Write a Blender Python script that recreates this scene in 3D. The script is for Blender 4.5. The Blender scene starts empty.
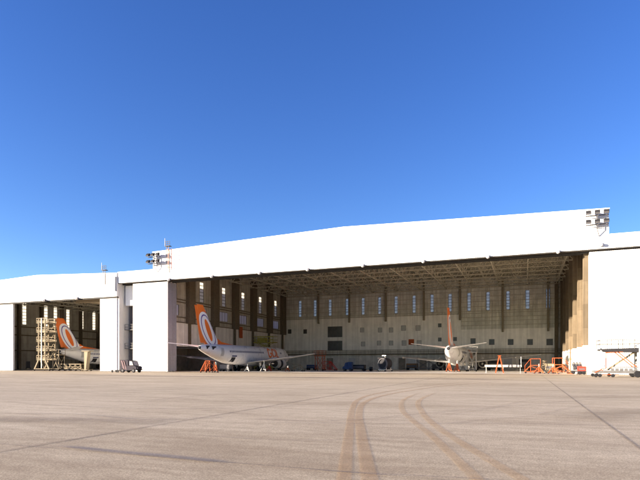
import bpy, bmesh, math, random
from mathutils import Vector, Matrix
random.seed(7)
D = bpy.data; S = bpy.context.scene; COL = S.collection
R = math.radians
# ------------------------------------------------------------------ survey helpers
F = 520.0; HZ = 363.0; YAW = R(21.5); CU, CV, CH = 59.2, -78.3, 1.6
def U(p, v):            # world x of a thing that stands at depth v (world y)
    return CU + (v - CV) * math.tan(math.atan((p - 320) / F) - YAW)
def ZZ(p, y, v):        # height of a point at depth v
    c = math.atan((p - 320) / F); z = (v - CV) / math.cos(c - YAW) * math.cos(c)
    return CH + (HZ - y) * z / F
def G(p, y):            # point on the ground
    z = CH * F / (y - HZ); x = (p - 320) * z / F
    return (CU + x * math.cos(YAW) - z * math.sin(YAW), CV + x * math.sin(YAW) + z * math.cos(YAW))

# ------------------------------------------------------------------ materials
def _n(nt, t, **k):
    n = nt.nodes.new(t)
    for a, b in k.items(): setattr(n, a, b)
    return n
def mat(name, col, rough=.6, metal=0., var=.12, scale=3., stretch=(1,1,1), bump=0., bscale=40., emit=None, streak=0.):
    m = D.materials.new(name); m.use_nodes = True; nt = m.node_tree
    b = nt.nodes['Principled BSDF']; L = nt.links
    b.inputs['Roughness'].default_value = rough; b.inputs['Metallic'].default_value = metal
    if rough > .39 and not metal: rough = max(rough, .75); b.inputs['Specular IOR Level'].default_value = .12
    tc = _n(nt, 'ShaderNodeTexCoord'); mp = _n(nt, 'ShaderNodeMapping'); mp.inputs['Scale'].default_value = stretch
    L.new(tc.outputs['Object'], mp.inputs['Vector'])
    nz = _n(nt, 'ShaderNodeTexNoise'); nz.inputs['Scale'].default_value = scale; nz.inputs['Detail'].default_value = 6
    nz.inputs['Roughness'].default_value = .65
    L.new(mp.outputs[0], nz.inputs['Vector'])
    cr = _n(nt, 'ShaderNodeValToRGB'); e = cr.color_ramp.elements
    e[0].position = .3; e[1].position = .7
    e[0].color = tuple(c * (1 - var) for c in col) + (1,); e[1].color = tuple(min(1, c * (1 + var)) for c in col) + (1,)
    L.new(nz.outputs['Fac'], cr.inputs['Fac'])
    out = cr.outputs['Color']
    if streak:
        mp2 = _n(nt, 'ShaderNodeMapping'); mp2.inputs['Scale'].default_value = (1.3, 1.3, .06)
        L.new(tc.outputs['Object'], mp2.inputs['Vector'])
        n2 = _n(nt, 'ShaderNodeTexNoise'); n2.inputs['Scale'].default_value = 1.5; n2.inputs['Detail'].default_value = 5
        L.new(mp2.outputs[0], n2.inputs['Vector'])
        c2 = _n(nt, 'ShaderNodeValToRGB'); c2.color_ramp.elements[0].position = .42; c2.color_ramp.elements[1].position = .6
        c2.color_ramp.elements[0].color = (1 - streak,) * 3 + (1,); c2.color_ramp.elements[1].color = (1, 1, 1, 1)
        L.new(n2.outputs['Fac'], c2.inputs['Fac'])
        mx = _n(nt, 'ShaderNodeMix', data_type='RGBA', blend_type='MULTIPLY'); mx.inputs['Factor'].default_value = 1
        L.new(out, mx.inputs['A']); L.new(c2.outputs['Color'], mx.inputs['B']); out = mx.outputs['Result']
    L.new(out, b.inputs['Base Color'])
    rr = _n(nt, 'ShaderNodeMapRange'); rr.inputs['To Min'].default_value = max(0, rough - .1); rr.inputs['To Max'].default_value = min(1, rough + .12)
    L.new(nz.outputs['Fac'], rr.inputs['Value']); L.new(rr.outputs[0], b.inputs['Roughness'])
    if bump:
        n3 = _n(nt, 'ShaderNodeTexNoise'); n3.inputs['Scale'].default_value = bscale; L.new(tc.outputs['Object'], n3.inputs['Vector'])
        bp = _n(nt, 'ShaderNodeBump'); bp.inputs['Strength'].default_value = bump; bp.inputs['Distance'].default_value = .02
        L.new(n3.outputs['Fac'], bp.inputs['Height']); L.new(bp.outputs[0], b.inputs['Normal'])
    if emit:
        b.inputs['Emission Color'].default_value = tuple(emit[:3]) + (1,); b.inputs['Emission Strength'].default_value = emit[3]
    return m
def corrugated(name, col, pitch=.3, depth=.03, seam=6.0, seamdark=.93, axis='X', **k):
    """profiled sheet: ribs as bump, sheet laps as thin lines, along the chosen axis (plus horizontal laps)"""
    m = mat(name, col, **k); nt = m.node_tree; L = nt.links; b = nt.nodes['Principled BSDF']
    tc = _n(nt, 'ShaderNodeTexCoord'); sp = _n(nt, 'ShaderNodeSeparateXYZ'); L.new(tc.outputs['Object'], sp.inputs[0])
    mu = _n(nt, 'ShaderNodeMath', operation='MULTIPLY'); mu.inputs[1].default_value = 2 * math.pi / pitch
    L.new(sp.outputs[axis], mu.inputs[0])
    si = _n(nt, 'ShaderNodeMath', operation='SINE'); L.new(mu.outputs[0], si.inputs[0])
    bp = _n(nt, 'ShaderNodeBump'); bp.inputs['Strength'].default_value = .5; bp.inputs['Distance'].default_value = depth
    L.new(si.outputs[0], bp.inputs['Height']); L.new(bp.outputs[0], b.inputs['Normal'])
    prev = b.inputs['Base Color'].links[0].from_socket
    for ax, pt in ((axis, 1.05), ('Z', seam)):
        d = _n(nt, 'ShaderNodeMath', operation='DIVIDE'); d.inputs[1].default_value = pt; L.new(sp.outputs[ax], d.inputs[0])
        fr = _n(nt, 'ShaderNodeMath', operation='FRACT'); L.new(d.outputs[0], fr.inputs[0])
        lt = _n(nt, 'ShaderNodeMath', operation='LESS_THAN'); lt.inputs[1].default_value = .05 / pt; L.new(fr.outputs[0], lt.inputs[0])
        mx = _n(nt, 'ShaderNodeMix', data_type='RGBA', blend_type='MULTIPLY'); L.new(lt.outputs[0], mx.inputs['Factor'])
        L.new(prev, mx.inputs['A']); mx.inputs['B'].default_value = (seamdark,) * 3 + (1,); prev = mx.outputs['Result']
    # every sheet weathers a little differently
    dv = _n(nt, 'ShaderNodeVectorMath', operation='DIVIDE'); dv.inputs[1].default_value = (1.05, 1.05, seam)
    fl = _n(nt, 'ShaderNodeVectorMath', operation='FLOOR'); wn = _n(nt, 'ShaderNodeTexWhiteNoise', noise_dimensions='3D')
    L.new(tc.outputs['Object'], dv.inputs[0]); L.new(dv.outputs[0], fl.inputs[0]); L.new(fl.outputs[0], wn.inputs['Vector'])
    mr = _n(nt, 'ShaderNodeMapRange'); mr.inputs['To Min'].default_value = 1 - (1 - seamdark) * 1.3; mr.inputs['To Max'].default_value = 1
    L.new(wn.outputs['Value'], mr.inputs['Value'])
    mx = _n(nt, 'ShaderNodeMix', data_type='RGBA', blend_type='MULTIPLY'); mx.inputs['Factor'].default_value = 1
    L.new(prev, mx.inputs['A']); L.new(mr.outputs[0], mx.inputs['B']); prev = mx.outputs['Result']
    L.new(prev, b.inputs['Base Color'])
    return m
M = {}
M['white_x'] = corrugated('white_sheet', (.82,.82,.82), .25, .02, 7.3, .95, 'X', var=.03, scale=.4, rough=.45, streak=.06)
M['white_y'] = corrugated('white_sheet_side', (.80,.80,.80), .25, .02, 7.3, .95, 'Y', var=.03, scale=.4, rough=.45, streak=.06)
M['white_trim'] = mat('white_trim', (.78,.78,.77), .5, var=.06)
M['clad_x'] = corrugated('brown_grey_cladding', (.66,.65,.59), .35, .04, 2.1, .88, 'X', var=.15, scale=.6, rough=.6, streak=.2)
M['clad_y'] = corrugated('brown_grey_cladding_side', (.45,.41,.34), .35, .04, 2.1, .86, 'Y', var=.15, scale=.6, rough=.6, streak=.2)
M['clad_tan'] = corrugated('tan_cladding', (.20,.16,.11), .6, .05, 3.2, .75, 'Y', var=.15, scale=.6, rough=.6, streak=.25)
M['render'] = mat('cream_wall', (.82,.79,.74), .8, var=.1, scale=.5, streak=.14, bump=.2)
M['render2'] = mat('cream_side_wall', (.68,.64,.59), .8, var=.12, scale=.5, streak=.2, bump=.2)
M['lowgrey'] = mat('grey_plinth_wall', (.62,.58,.50), .8, var=.18, scale=.8, streak=.2)
M['lowwhite'] = mat('white_plinth', (.72,.70,.64), .7, var=.1, scale=.8, streak=.1)
M['column'] = mat('brown_steel', (.12,.095,.065), .6, var=.2)
M['steel'] = mat('truss_steel', (.38,.35,.28), .6, var=.2, scale=2)
M['roofin'] = corrugated('roof_deck', (.48,.44,.35), .3, .04, 50, .8, 'X', var=.15, rough=.6)
M['track_shade'] = mat('dark_track_shade', (.05,.05,.05), .6)  # near-black guide rail colour, carries the shadow line under the lintels
M['grey_sheet'] = corrugated('grey_sheet', (.18,.18,.20), .5, .05, 3, .8, 'X', var=.1, rough=.5, streak=.15)
M['grey_dark'] = mat('dark_grey_paint', (.10,.10,.11), .5)
M['galv'] = mat('galvanised', (.40,.41,.42), .4, .6)
M['galv_rail'] = mat('weathered_rail', (.13,.13,.13), .6)
M['pink_grey'] = mat('pink_grey_paint', (.15,.105,.115), .6)
M['faded_red'] = mat('faded_red', (.34,.19,.17), .6)
M['steel2'] = mat('dull_steel', (.22,.19,.14), .6)
M['jamb'] = corrugated('jamb_shade_sheet', (.29,.29,.33), .5, .03, 3, .9, 'Y', var=.08, rough=.5, streak=.1)  # grey-lilac tone puts the shade of the white leaf ends into the colour
M['frame'] = mat('window_frame_paint', (.12,.11,.10), .5)
M['black'] = mat('black_rubber', (.018,.018,.02), .75)
M['blackp'] = mat('black_paint', (.03,.03,.034), .4)
M['orange'] = mat('orange_paint', (.34,.080,.028), .5, var=.3, scale=5)
M['orange_air'] = mat('orange_gloss', (.70,.15,.02), .3, var=.04)
M['red'] = mat('red_paint', (.50,.045,.03), .45, var=.15)
M['cream_paint'] = mat('cream_paint', (.235,.195,.135), .5, var=.15, scale=5)
M['white'] = mat('white_paint', (.42,.41,.38), .45, var=.08)
M['air_white'] = mat('aircraft_white', (.67,.67,.67), .28, var=.03, scale=.7)
M['air_grey'] = mat('aircraft_grey', (.38,.38,.37), .38, var=.06)
M['metal'] = mat('polished_metal', (.6,.6,.6), .25, .9)
M['blue'] = mat('blue_paint', (.03,.05,.11), .4)
M['purple'] = mat('dark_purple_grey', (.030,.026,.036), .5)
M['stripe'] = mat('dark_blue_grey', (.05,.06,.14), .2)
M['yellow'] = mat('yellow_paint', (.34,.30,.07), .5, var=.2)
M['wood'] = mat('brown_board', (.20,.12,.06), .7)
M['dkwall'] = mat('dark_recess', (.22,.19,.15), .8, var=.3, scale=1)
def glass(name, tint, trans, rough=.1):
    m = D.materials.new(name); m.use_nodes = True; nt = m.node_tree; b = nt.nodes['Principled BSDF']
    b.inputs['Base Color'].default_value = (*tint, 1); b.inputs['Roughness'].default_value = rough
    t = _n(nt, 'ShaderNodeBsdfTransparent'); t.inputs[0].default_value = (*tint, 1)
    tl = _n(nt, 'ShaderNodeBsdfTranslucent'); tl.inputs[0].default_value = (*tint, 1)
    a = _n(nt, 'ShaderNodeAddShader'); mx = _n(nt, 'ShaderNodeMixShader'); m2 = _n(nt, 'ShaderNodeMixShader')
    mx.inputs[0].default_value = trans; m2.inputs[0].default_value = .5
    nt.links.new(b.outputs[0], m2.inputs[1]); nt.links.new(tl.outputs[0], m2.inputs[2])
    nt.links.new(m2.outputs[0], mx.inputs[1]); nt.links.new(t.outputs[0], mx.inputs[2])
    nt.links.new(mx.outputs[0], nt.nodes['Material Output'].inputs[0]); return m
M['pane'] = glass('clear_pane', (.92,.90,.88), .3, .3)
M['frosted'] = glass('frosted_pane', (.7,.70,.78), .05, .6)
M['frosted2'] = glass('frosted_white_pane', (.85,.85,.82), .0, .5)
M['dark_glass'] = mat('dark_glass', (.06,.055,.05), .3, var=.3, scale=1)
M['dim_glass'] = mat('dusty_glass', (.40,.38,.36), .35, var=.15, scale=1)

# ------------------------------------------------------------------ mesh builder
class MB:
    def __init__(s): s.v = []; s.f = []
    def box(s, x0, y0, z0, x1, y1, z1):
        if x1 < x0: x0, x1 = x1, x0
        if y1 < y0: y0, y1 = y1, y0
        if z1 < z0: z0, z1 = z1, z0
        i = len(s.v)
        s.v += [(x0,y0,z0),(x1,y0,z0),(x1,y1,z0),(x0,y1,z0),(x0,y0,z1),(x1,y0,z1),(x1,y1,z1),(x0,y1,z1)]
        s.f += [tuple(i+k for k in q) for q in ((0,3,2,1),(4,5,6,7),(0,1,5,4),(1,2,6,5),(2,3,7,6),(3,0,4,7))]
        return s
    def tube(s, a, b, r, n=8, r2=None):
        a = Vector(a); b = Vector(b); r2 = r if r2 is None else r2
        d = (b - a)
        if d.length < 1e-6: return s
        d.normalize(); q = Vector((0,0,1)) if abs(d.z) < .9 else Vector((1,0,0))
        e1 = d.cross(q).normalized(); e2 = d.cross(e1); i = len(s.v)
        off = math.pi / 4 if n == 4 else 0
        for c, rr in ((a, r), (b, r2)):
            for k in range(n):
                t = 2 * math.pi * k / n + off
                s.v.append(tuple(c + e1 * rr * math.cos(t) + e2 * rr * math.sin(t)))
        for k in range(n): s.f.append((i+k, i+(k+1) % n, i+n+(k+1) % n, i+n+k))
        s.f.append(tuple(i+n-1-k for k in range(n))); s.f.append(tuple(i+n+k for k in range(n)))
        return s
    def bar(s, a, b, w): return s.tube(a, b, w * .7071, 4)
    def path(s, pts, r, n=6):
        for a, b in zip(pts, pts[1:]): s.tube(a, b, r, n)
        return s
    def loft(s, rings, cap=True, closed=True):
        i = len(s.v); n = len(rings[0])
        for r in rings: s.v += [tuple(p) for p in r]
        for j in range(len(rings) - 1):
            for k in range(n if closed else n - 1):
                a = i + j*n + k; b = i + j*n + (k+1) % n
                s.f.append((a, b, b + n, a + n))
        if cap:
            s.f.append(tuple(i+n-1-k for k in range(n))); s.f.append(tuple(i+(len(rings)-1)*n+k for k in range(n)))
        return s
    def lathe_y(s, prof, x, z, n=24, y0=0):     # profile [(y, r)] around a y-axis through (x, z)
        return s.loft([[(x + r*math.cos(2*math.pi*k/n), y0+y, z + r*math.sin(2*math.pi*k/n)) for k in range(n)] for y, r in prof])
    def prism(s, poly, axis, a, b):             # poly in the two other axes
        def P(p, c):
            return (c, p[0], p[1]) if axis == 'x' else (p[0], c, p[1]) if axis == 'y' else (p[0], p[1], c)
        return s.loft([[P(p, a) for p in poly], [P(p, b) for p in poly]])
    def wheel(s, x, y, z, r, w, axis='x'):
        d = (w/2, 0, 0) if axis == 'x' else (0, w/2, 0)
        c = Vector((x, y, z)); d = Vector(d)
        s.tube(c - d, c - d*.6, r*.86, 16, r); s.tube(c - d*.6, c + d*.6, r, 16); s.tube(c + d*.6, c + d, r, 16, r*.86)
        return s
    def build(s, name, m, parent=None, smooth=False, bevel=0):
        me = D.meshes.new(name); me.from_pydata(s.v, [], s.f)
        bm = bmesh.new(); bm.from_mesh(me); bmesh.ops.recalc_face_normals(bm, faces=bm.faces)
        if bevel: bmesh.ops.bevel(bm, geom=[e for e in bm.edges], offset=bevel, segments=2, affect='EDGES', clamp_overlap=True)
        bm.to_mesh(me); bm.free()
        o = D.objects.new(name, me); COL.objects.link(o)
        for mm in (m if isinstance(m, (list, tuple)) else [m]): me.materials.append(mm)
        if smooth:
            for p in me.polygons: p.use_smooth = True
            try: me.set_sharp_from_angle(angle=R(35))
            except Exception: pass
        if parent: o.parent = parent
        return o
def tag(o, label=None, cat=None, group=None, kind=None):
    if label: o['label'] = label
    if cat: o['category'] = cat
    if group: o['group'] = group
    if kind: o['kind'] = kind
    return o
def empty(name, loc, label, cat, rz=0, group=None):
    o = D.objects.new(name, None); COL.objects.link(o); o.location = loc; o.rotation_euler = (0, 0, rz)
    o.empty_display_size = .3
    return tag(o, label, cat, group)
def kids(o): return [c for c in D.objects if c.parent == o]
def dup(o, loc=None, rz=None, label=None, parent=None):
    c = o.copy(); COL.objects.link(c); c.parent = parent
    if loc is not None: c.location = loc
    if rz is not None: c.rotation_euler = (0, 0, rz)
    if label: c['label'] = label
    for ch in kids(o): dup(ch, parent=c)
    return c

# ------------------------------------------------------------------ world, sun, camera
w = D.worlds.new('World'); S.world = w; w.use_nodes = True
SD = Vector((-1.5, -1.0, .26)).normalized()            # towards the sun
ELEV = math.asin(SD.z)
nt = w.node_tree; bg = nt.nodes['Background']
sky = _n(nt, 'ShaderNodeTexSky'); sky.sky_type = 'NISHITA'; sky.sun_disc = False
sky.sun_elevation = ELEV; sky.sun_rotation = math.atan2(SD.x, SD.y)
sky.air_density = 1.0; sky.dust_density = .3; sky.ozone_density = 3.0; sky.altitude = 700
hs = _n(nt, 'ShaderNodeHueSaturation'); hs.inputs['Saturation'].default_value = 1.17; hs.inputs['Hue'].default_value = .523; hs.inputs['Value'].default_value = .86
nt.links.new(sky.outputs[0], hs.inputs['Color']); nt.links.new(hs.outputs[0], bg.inputs[0]); bg.inputs[1].default_value = .08
sl = D.lights.new('sun', 'SUN'); sl.energy = 4.8; sl.angle = R(.5); sl.color = (1, .83, .64)
so = D.objects.new('sun', sl); COL.objects.link(so); so.rotation_euler = SD.to_track_quat('Z', 'Y').to_euler()
cam = D.cameras.new('camera'); co = D.objects.new('camera', cam); COL.objects.link(co); S.camera = co
co.location = (CU, CV, CH); co.rotation_euler = (R(90), 0, YAW)
cam.sensor_width = 36; cam.lens = F / 640 * 36; cam.shift_y = (HZ - 240) / 640; cam.clip_end = 6000; cam.clip_start = .1
S.view_settings.view_transform = 'Standard'; S.view_settings.look = 'None'; S.view_settings.gamma = 1
S.view_settings.use_curve_mapping = False; S.view_settings.exposure = 2.28
S.render.engine = 'CYCLES'; S.cycles.max_bounces = 8; S.cycles.diffuse_bounces = 5; S.cycles.transparent_max_bounces = 12

# ------------------------------------------------------------------ ground
def ground_mat():
    m = D.materials.new('apron_concrete'); m.use_nodes = True; nt = m.node_tree; L = nt.links; b = nt.nodes['Principled BSDF']
    tc = _n(nt, 'ShaderNodeTexCoord')
    def noise(scale, st=(1,1,1), det=8, rough=.6, dist=0):
        mp = _n(nt, 'ShaderNodeMapping'); mp.inputs['Scale'].default_value = st; L.new(tc.outputs['Object'], mp.inputs[0])
        n = _n(nt, 'ShaderNodeTexNoise'); n.inputs['Scale'].default_value = scale; n.inputs['Detail'].default_value = det
        n.inputs['Roughness'].default_value = rough; n.inputs['Distortion'].default_value = dist; L.new(mp.outputs[0], n.inputs[0]); return n.outputs['Fac']
    def ramp(src, p0, c0, p1, c1):
        r = _n(nt, 'ShaderNodeValToRGB'); e = r.color_ramp.elements; e[0].position = p0; e[0].color = (*c0, 1); e[1].position = p1; e[1].color = (*c1, 1)
        L.new(src, r.inputs[0]); return r.outputs[0]
    def mul(a, c, f=1):
        x = _n(nt, 'ShaderNodeMix', data_type='RGBA', blend_type='MULTIPLY'); x.inputs['Factor'].default_value = f
        L.new(a, x.inputs['A']); L.new(c, x.inputs['B']); return x.outputs['Result']
    c = ramp(noise(.06, det=6), .33, (.60,.505,.35), .65, (.71,.605,.43))
    c = mul(c, ramp(noise(.35, (.35,1.4,1), det=7, dist=.4), .38, (.86,.84,.82), .6, (1,1,1)), .9)
    c = mul(c, ramp(noise(.09, (.5,2.2,1), det=5, dist=.8), .36, (.80,.77,.73), .52, (1,1,1)), .8)
    c = mul(c, ramp(noise(3.2, det=8, rough=.7), .36, (.86,.85,.84), .6, (1,1,1)))
    c = mul(c, ramp(noise(30, det=3, rough=.9), .40, (.52,.50,.48), .60, (1.16,1.16,1.16)), .85)
    c = mul(c, ramp(noise(9, (1,1,1), det=5, rough=.8), .40, (.86,.85,.84), .60, (1.04,1.04,1.04)), .9)
    c = mul(c, ramp(noise(1.1, (.35,2.0,1), det=7, dist=.5), .40, (.86,.84,.82), .58, (1.04,1.04,1.03)), .9)
    L.new(c, b.inputs['Base Color'])
    b.inputs['Roughness'].default_value = .8; b.inputs['Specular IOR Level'].default_value = .3
    bp = _n(nt, 'ShaderNodeBump'); bp.inputs['Strength'].default_value = .4; bp.inputs['Distance'].default_value = .01
    L.new(noise(45, det=4, rough=.7), bp.inputs['Height']); L.new(bp.outputs[0], b.inputs['Normal'])
    return m
g = MB(); g.v = [(-3000,-3000,0),(3000,-3000,0),(3000,3000,0),(-3000,3000,0)]; g.f = [(0,1,2,3)]
tag(g.build('apron_ground', ground_mat()), kind='structure')
# hangar floors (painted concrete, glossier), 5 mm above the apron
fl = mat('hangar_floor', (.68,.64,.58), .35, var=.12, scale=.4)
for x0, x1, y0, y1 in ((-2.2, 67.0, 2.6, 51.7), (-53.7, -13.2, 2.6, 44.7)):
    f = MB(); f.v = [(x0,y0,.005),(x1,y0,.005),(x1,y1,.005),(x0,y1,.005)]; f.f = [(0,1,2,3)]
    tag(f.build('hangar_floor', fl), kind='structure')

def mark_mat(name, col, alpha, soft=.35, ns=1.2, broken=.5):
    m = D.materials.new(name); m.use_nodes = True; nt = m.node_tree; L = nt.links; b = nt.nodes['Principled BSDF']
    b.inputs['Base Color'].default_value = (*col, 1); b.inputs['Roughness'].default_value = .8
    uv = _n(nt, 'ShaderNodeUVMap'); uv.uv_map = 'UVMap'; sp = _n(nt, 'ShaderNodeSeparateXYZ'); L.new(uv.outputs[0], sp.inputs[0])
    def mt(op, a, c=None):
        n = _n(nt, 'ShaderNodeMath', operation=op); n.use_clamp = op == 'MULTIPLY'
        for i, q in enumerate((a, c)):
            if q is None: continue
            if isinstance(q, (int, float)): n.inputs[i].default_value = q
            else: L.new(q, n.inputs[i])
        return n.outputs[0]
    d = mt('ABSOLUTE', mt('SUBTRACT', sp.outputs['X'], .5))         # 0 centre, .5 edge
    mr = _n(nt, 'ShaderNodeMapRange', interpolation_type='SMOOTHSTEP'); L.new(d, mr.inputs['Value'])
    mr.inputs['From Min'].default_value = .5; mr.inputs['From Max'].default_value = .5 - soft
    en = _n(nt, 'ShaderNodeMapRange', interpolation_type='SMOOTHSTEP'); L.new(mt('ABSOLUTE', mt('SUBTRACT', sp.outputs['Y'], .5)), en.inputs['Value'])
    en.inputs['From Min'].default_value = .5; en.inputs['From Max'].default_value = .38
    tc = _n(nt, 'ShaderNodeTexCoord'); nz = _n(nt, 'ShaderNodeTexNoise'); nz.inputs['Scale'].default_value = ns; nz.inputs['Detail'].default_value = 8
    nz.inputs['Roughness'].default_value = .75
    L.new(tc.outputs['Object'], nz.inputs[0]); nr = _n(nt, 'ShaderNodeMapRange'); L.new(nz.outputs['Fac'], nr.inputs['Value'])
    nr.inputs['From Min'].default_value = .32; nr.inputs['From Max'].default_value = .62; nr.inputs['To Min'].default_value = 1 - broken
    a = mt('MULTIPLY', mt('MULTIPLY', mt('MULTIPLY', mr.outputs[0], en.outputs[0]), nr.outputs[0]), alpha)
    L.new(a, b.inputs['Alpha']); return m
layer = [0]
def ribbon(name, pts, width, m):
    """strip that lies on the apron through ground points; Catmull-Rom smoothed"""
    P = [Vector((*q, 0)) for q in pts]; P = [P[0]*2 - P[1]] + P + [P[-1]*2 - P[-2]]
    C = []
    for i in range(1, len(P) - 2):
        for k in range(10):
            t = k / 10; a, b_, c, d = P[i-1:i+3]
            C.append(.5 * (2*b_ + (c - a)*t + (2*a - 5*b_ + 4*c - d)*t*t + (3*b_ - a - 3*c + d)*t**3))
    C.append(P[-2]); layer[0] += 1; z = .004 + .0006 * layer[0]
    vs = []; fs = []
    for i, c in enumerate(C):
        d = (C[min(i+1, len(C)-1)] - C[max(i-1, 0)]).normalized(); n = Vector((-d.y, d.x, 0)) * width / 2
        vs += [(*(c - n).xy, z), (*(c + n).xy, z)]
        if i: fs.append((2*i-2, 2*i, 2*i+1, 2*i-1))
    me = D.meshes.new(name); me.from_pydata(vs, [], fs); uvl = me.uv_layers.new(name='UVMap')
    for p in me.polygons:
        for li in p.loop_indices:
            vi = me.loops[li].vertex_index; uvl.data[li].uv = (vi % 2, (vi // 2) / (len(C) - 1))
    me.materials.append(m); o = D.objects.new(name, me); COL.objects.link(o); o['kind'] = 'structure'
    return o
tan = mark_mat('tan_tyre_track', (.50,.33,.17), .42, .22, 2.5, .5)
tan2 = mark_mat('faint_yellow_track', (.56,.37,.18), .36, .3, 1.5, .7)
rub = mark_mat('rubber_mark', (.20,.16,.15), .30, .5, 1.0, .7)
joint = mark_mat('joint_seal', (.18,.14,.11), .5, .45, .8, .5)
seal = mark_mat('seal_stain', (.21,.17,.135), .55, .5, .9, .75)
ribbon('tyre_track', [G(*q) for q in ((342,500),(344,480),(347,450),(350,425),(352,410),(358,400),(375,394),(410,388),(450,383.5),(520,378))], .27, tan)
ribbon('tyre_track', [G(*q) for q in ((376,500),(370,480),(365,455),(361,432),(359,414),(364,403),(382,396),(415,390),(455,385),(530,379))], .30, tan)
ribbon('tyre_track', [G(*q) for q in ((500,500),(478,480),(455,458),(432,436),(412,420),(402,409),(405,399),(425,391))], .28, tan2)
ribbon('tyre_track', [G(*q) for q in ((560,500),(520,478),(488,459),(460,442),(436,426),(422,412),(420,400),(440,391))], .30, tan2)
ribbon('slab_joint', [(61.2,-79),(61.2,-60),(61.2,-40),(61.2,-26)], .11, joint)
ribbon('slab_joint', [(61.2,-30),(61.2,-20),(61.2,-10),(61.2,-1)], .09, mark_mat('joint_seal_worn', (.1,.08,.07), .4, .45, .8, .7))
for x in (50.4, 39.6, 28.8, 18, 7.2, 72, 82.8, -3.6, -14.4, -25.2):
    ribbon('slab_joint', [(x,-79),(x,-60),(x,-40),(x,-2)], .22 if x == 50.4 else .10, seal if x == 50.4 else mark_mat('joint_faint', (.12,.1,.09), .35, .5, .6, .8))
for y in (-71.1, -60.3, -49.5, -38.7, -27.9, -17.1, -6.3):
    ribbon('slab_joint', [(-60,y),(-10,y),(40,y),(100,y)], .10, mark_mat('joint_faint_across', (.12,.1,.09), .30, .5, .6, .8))
ribbon('seal_repair', [G(55,446),G(110,452),G(160,456.5),G(235,464)], .42, mark_mat('seal_repair', (.22,.185,.17), .65, .5, 1.0, .4))
for pts, wd in (([(240,419),(300,421),(360,420),(410,415),(500,407),(640,396)], .22), ([(250,423),(380,424),(500,424),(640,427)], .20),
                ([(440,425),(490,419.5),(530,416),(565,409),(590,404)], .16), ([(430,417),(480,410),(527,401),(570,398),(640,394)], .18),
                ([(0,402),(60,406),(150,409),(260,408),(330,402)], .25), ([(0,414),(80,415),(150,420),(240,417)], .30),
                ([(130,403),(200,396),(290,391),(380,389)], .3), ([(0,392),(120,391),(260,386),(400,381)], .4),
                ([(300,470),(360,474),(420,477),(520,482)], .10), ([(180,435),(260,440),(330,441),(420,438)], .12)):
    ribbon('rubber_skid', [G(*q) for q in pts], wd, rub)
patch = mark_mat('brown_stain', (.27,.21,.15), .42, .5, .5, .9)
ribbon('stain_patch', [G(-30,420),G(40,420),G(110,421),G(170,423)], 2.6, patch)
ribbon('stain_patch', [G(570,420),G(610,414),G(660,412),G(720,412)], 3.2, mark_mat('brown_stain_right', (.30,.235,.15), .42, .5, .5, .7))
ribbon('stain_patch', [(-45,-4.5),(0,-4.2),(40,-4),(75,-4.5)], 5, mark_mat('apron_edge_dirt', (.17,.14,.12), .6, .5, .2, .6))
ribbon('stain_patch', [(0,-24),(20,-27),(40,-26),(60,-25)], 7, mark_mat('apron_haze_dirt', (.22,.18,.15), .4, .5, .15, .8))

# ------------------------------------------------------------------ walls with real openings
def wall(axis, c0, c1, a0, a1, z0, z1, holes):
    """slab between c0..c1 across, a0..a1 along, with rectangular holes (a,b,za,zb)"""
    A = sorted({a0, a1, *[h[0] for h in holes], *[h[1] for h in holes]}); Zs = sorted({z0, z1, *[h[2] for h in holes], *[h[3] for h in holes]})
    A = [a for a in A if a0 <= a <= a1]; Zs = [z for z in Zs if z0 <= z <= z1]
    m = MB(); idx = {}
    def vert(a, z, c):
        k = (a, z, c)
        if k not in idx:
            idx[k] = len(m.v); m.v.append((a, c, z) if axis == 'x' else (c, a, z))
        return idx[k]
    def solid(i, j):
        if i < 0 or j < 0 or i >= len(A)-1 or j >= len(Zs)-1: return False
        a = (A[i]+A[i+1])/2; z = (Zs[j]+Zs[j+1])/2
        return not any(h[0] < a < h[1] and h[2] < z < h[3] for h in holes)
    for i in range(len(A)-1):
        for j in range(len(Zs)-1):
            if not solid(i, j): continue
            a, b, z, t = A[i], A[i+1], Zs[j], Zs[j+1]
            m.f.append((vert(a,z,c0), vert(b,z,c0), vert(b,t,c0), vert(a,t,c0)))
            m.f.append((vert(a,z,c1), vert(a,t,c1), vert(b,t,c1), vert(b,z,c1)))
            for (di, dj, p, q) in ((-1,0,(a,z),(a,t)), (1,0,(b,z),(b,t)), (0,-1,(a,z),(b,z)), (0,1,(a,t),(b,t))):
                if not solid(i+di, j+dj): m.f.append((vert(*p,c0), vert(*q,c0), vert(*q,c1), vert(*p,c1)))
    return m
def window(parent, axis, c, a, b, z0, z1, nz, pane, frame=None, na=1, name='window'):
    """frame with glazing bars as the window, the glass as its sub-part; c is the wall's middle"""
    f = MB(); t = .07; o = .06
    def bx(a0, a1, za, zb, d=o):
        if axis == 'x': f.box(a0, c-d, za, a1, c+d, zb)
        else: f.box(c-d, a0, za, c+d, a1, zb)
    e = .004
    bx(a+e, b-e, z0+e, z0+t); bx(a+e, b-e, z1-t, z1-e); bx(a+e, a+t, z0+t, z1-t); bx(b-t, b-e, z0+t, z1-t)
    for k in range(1, nz): z = z0 + (z1-z0)*k/nz; bx(a+t, b-t, z-.05, z+.05, o*.8)
    for k in range(1, na): x = a + (b-a)*k/na; bx(x-.03, x+.03, z0+t, z1-t, o*.7)
    w_ = f.build(name, frame or M['frame'], parent)
    g = MB()
    if axis == 'x': g.box(a+t*.5, c-.01, z0+t*.5, b-t*.5, c+.01, z1-t*.5)
    else: g.box(c-.01, a+t*.5, z0+t*.5, c+.01, b-t*.5, z1-t*.5)
    g.build('pane', pane, w_); return w_

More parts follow.
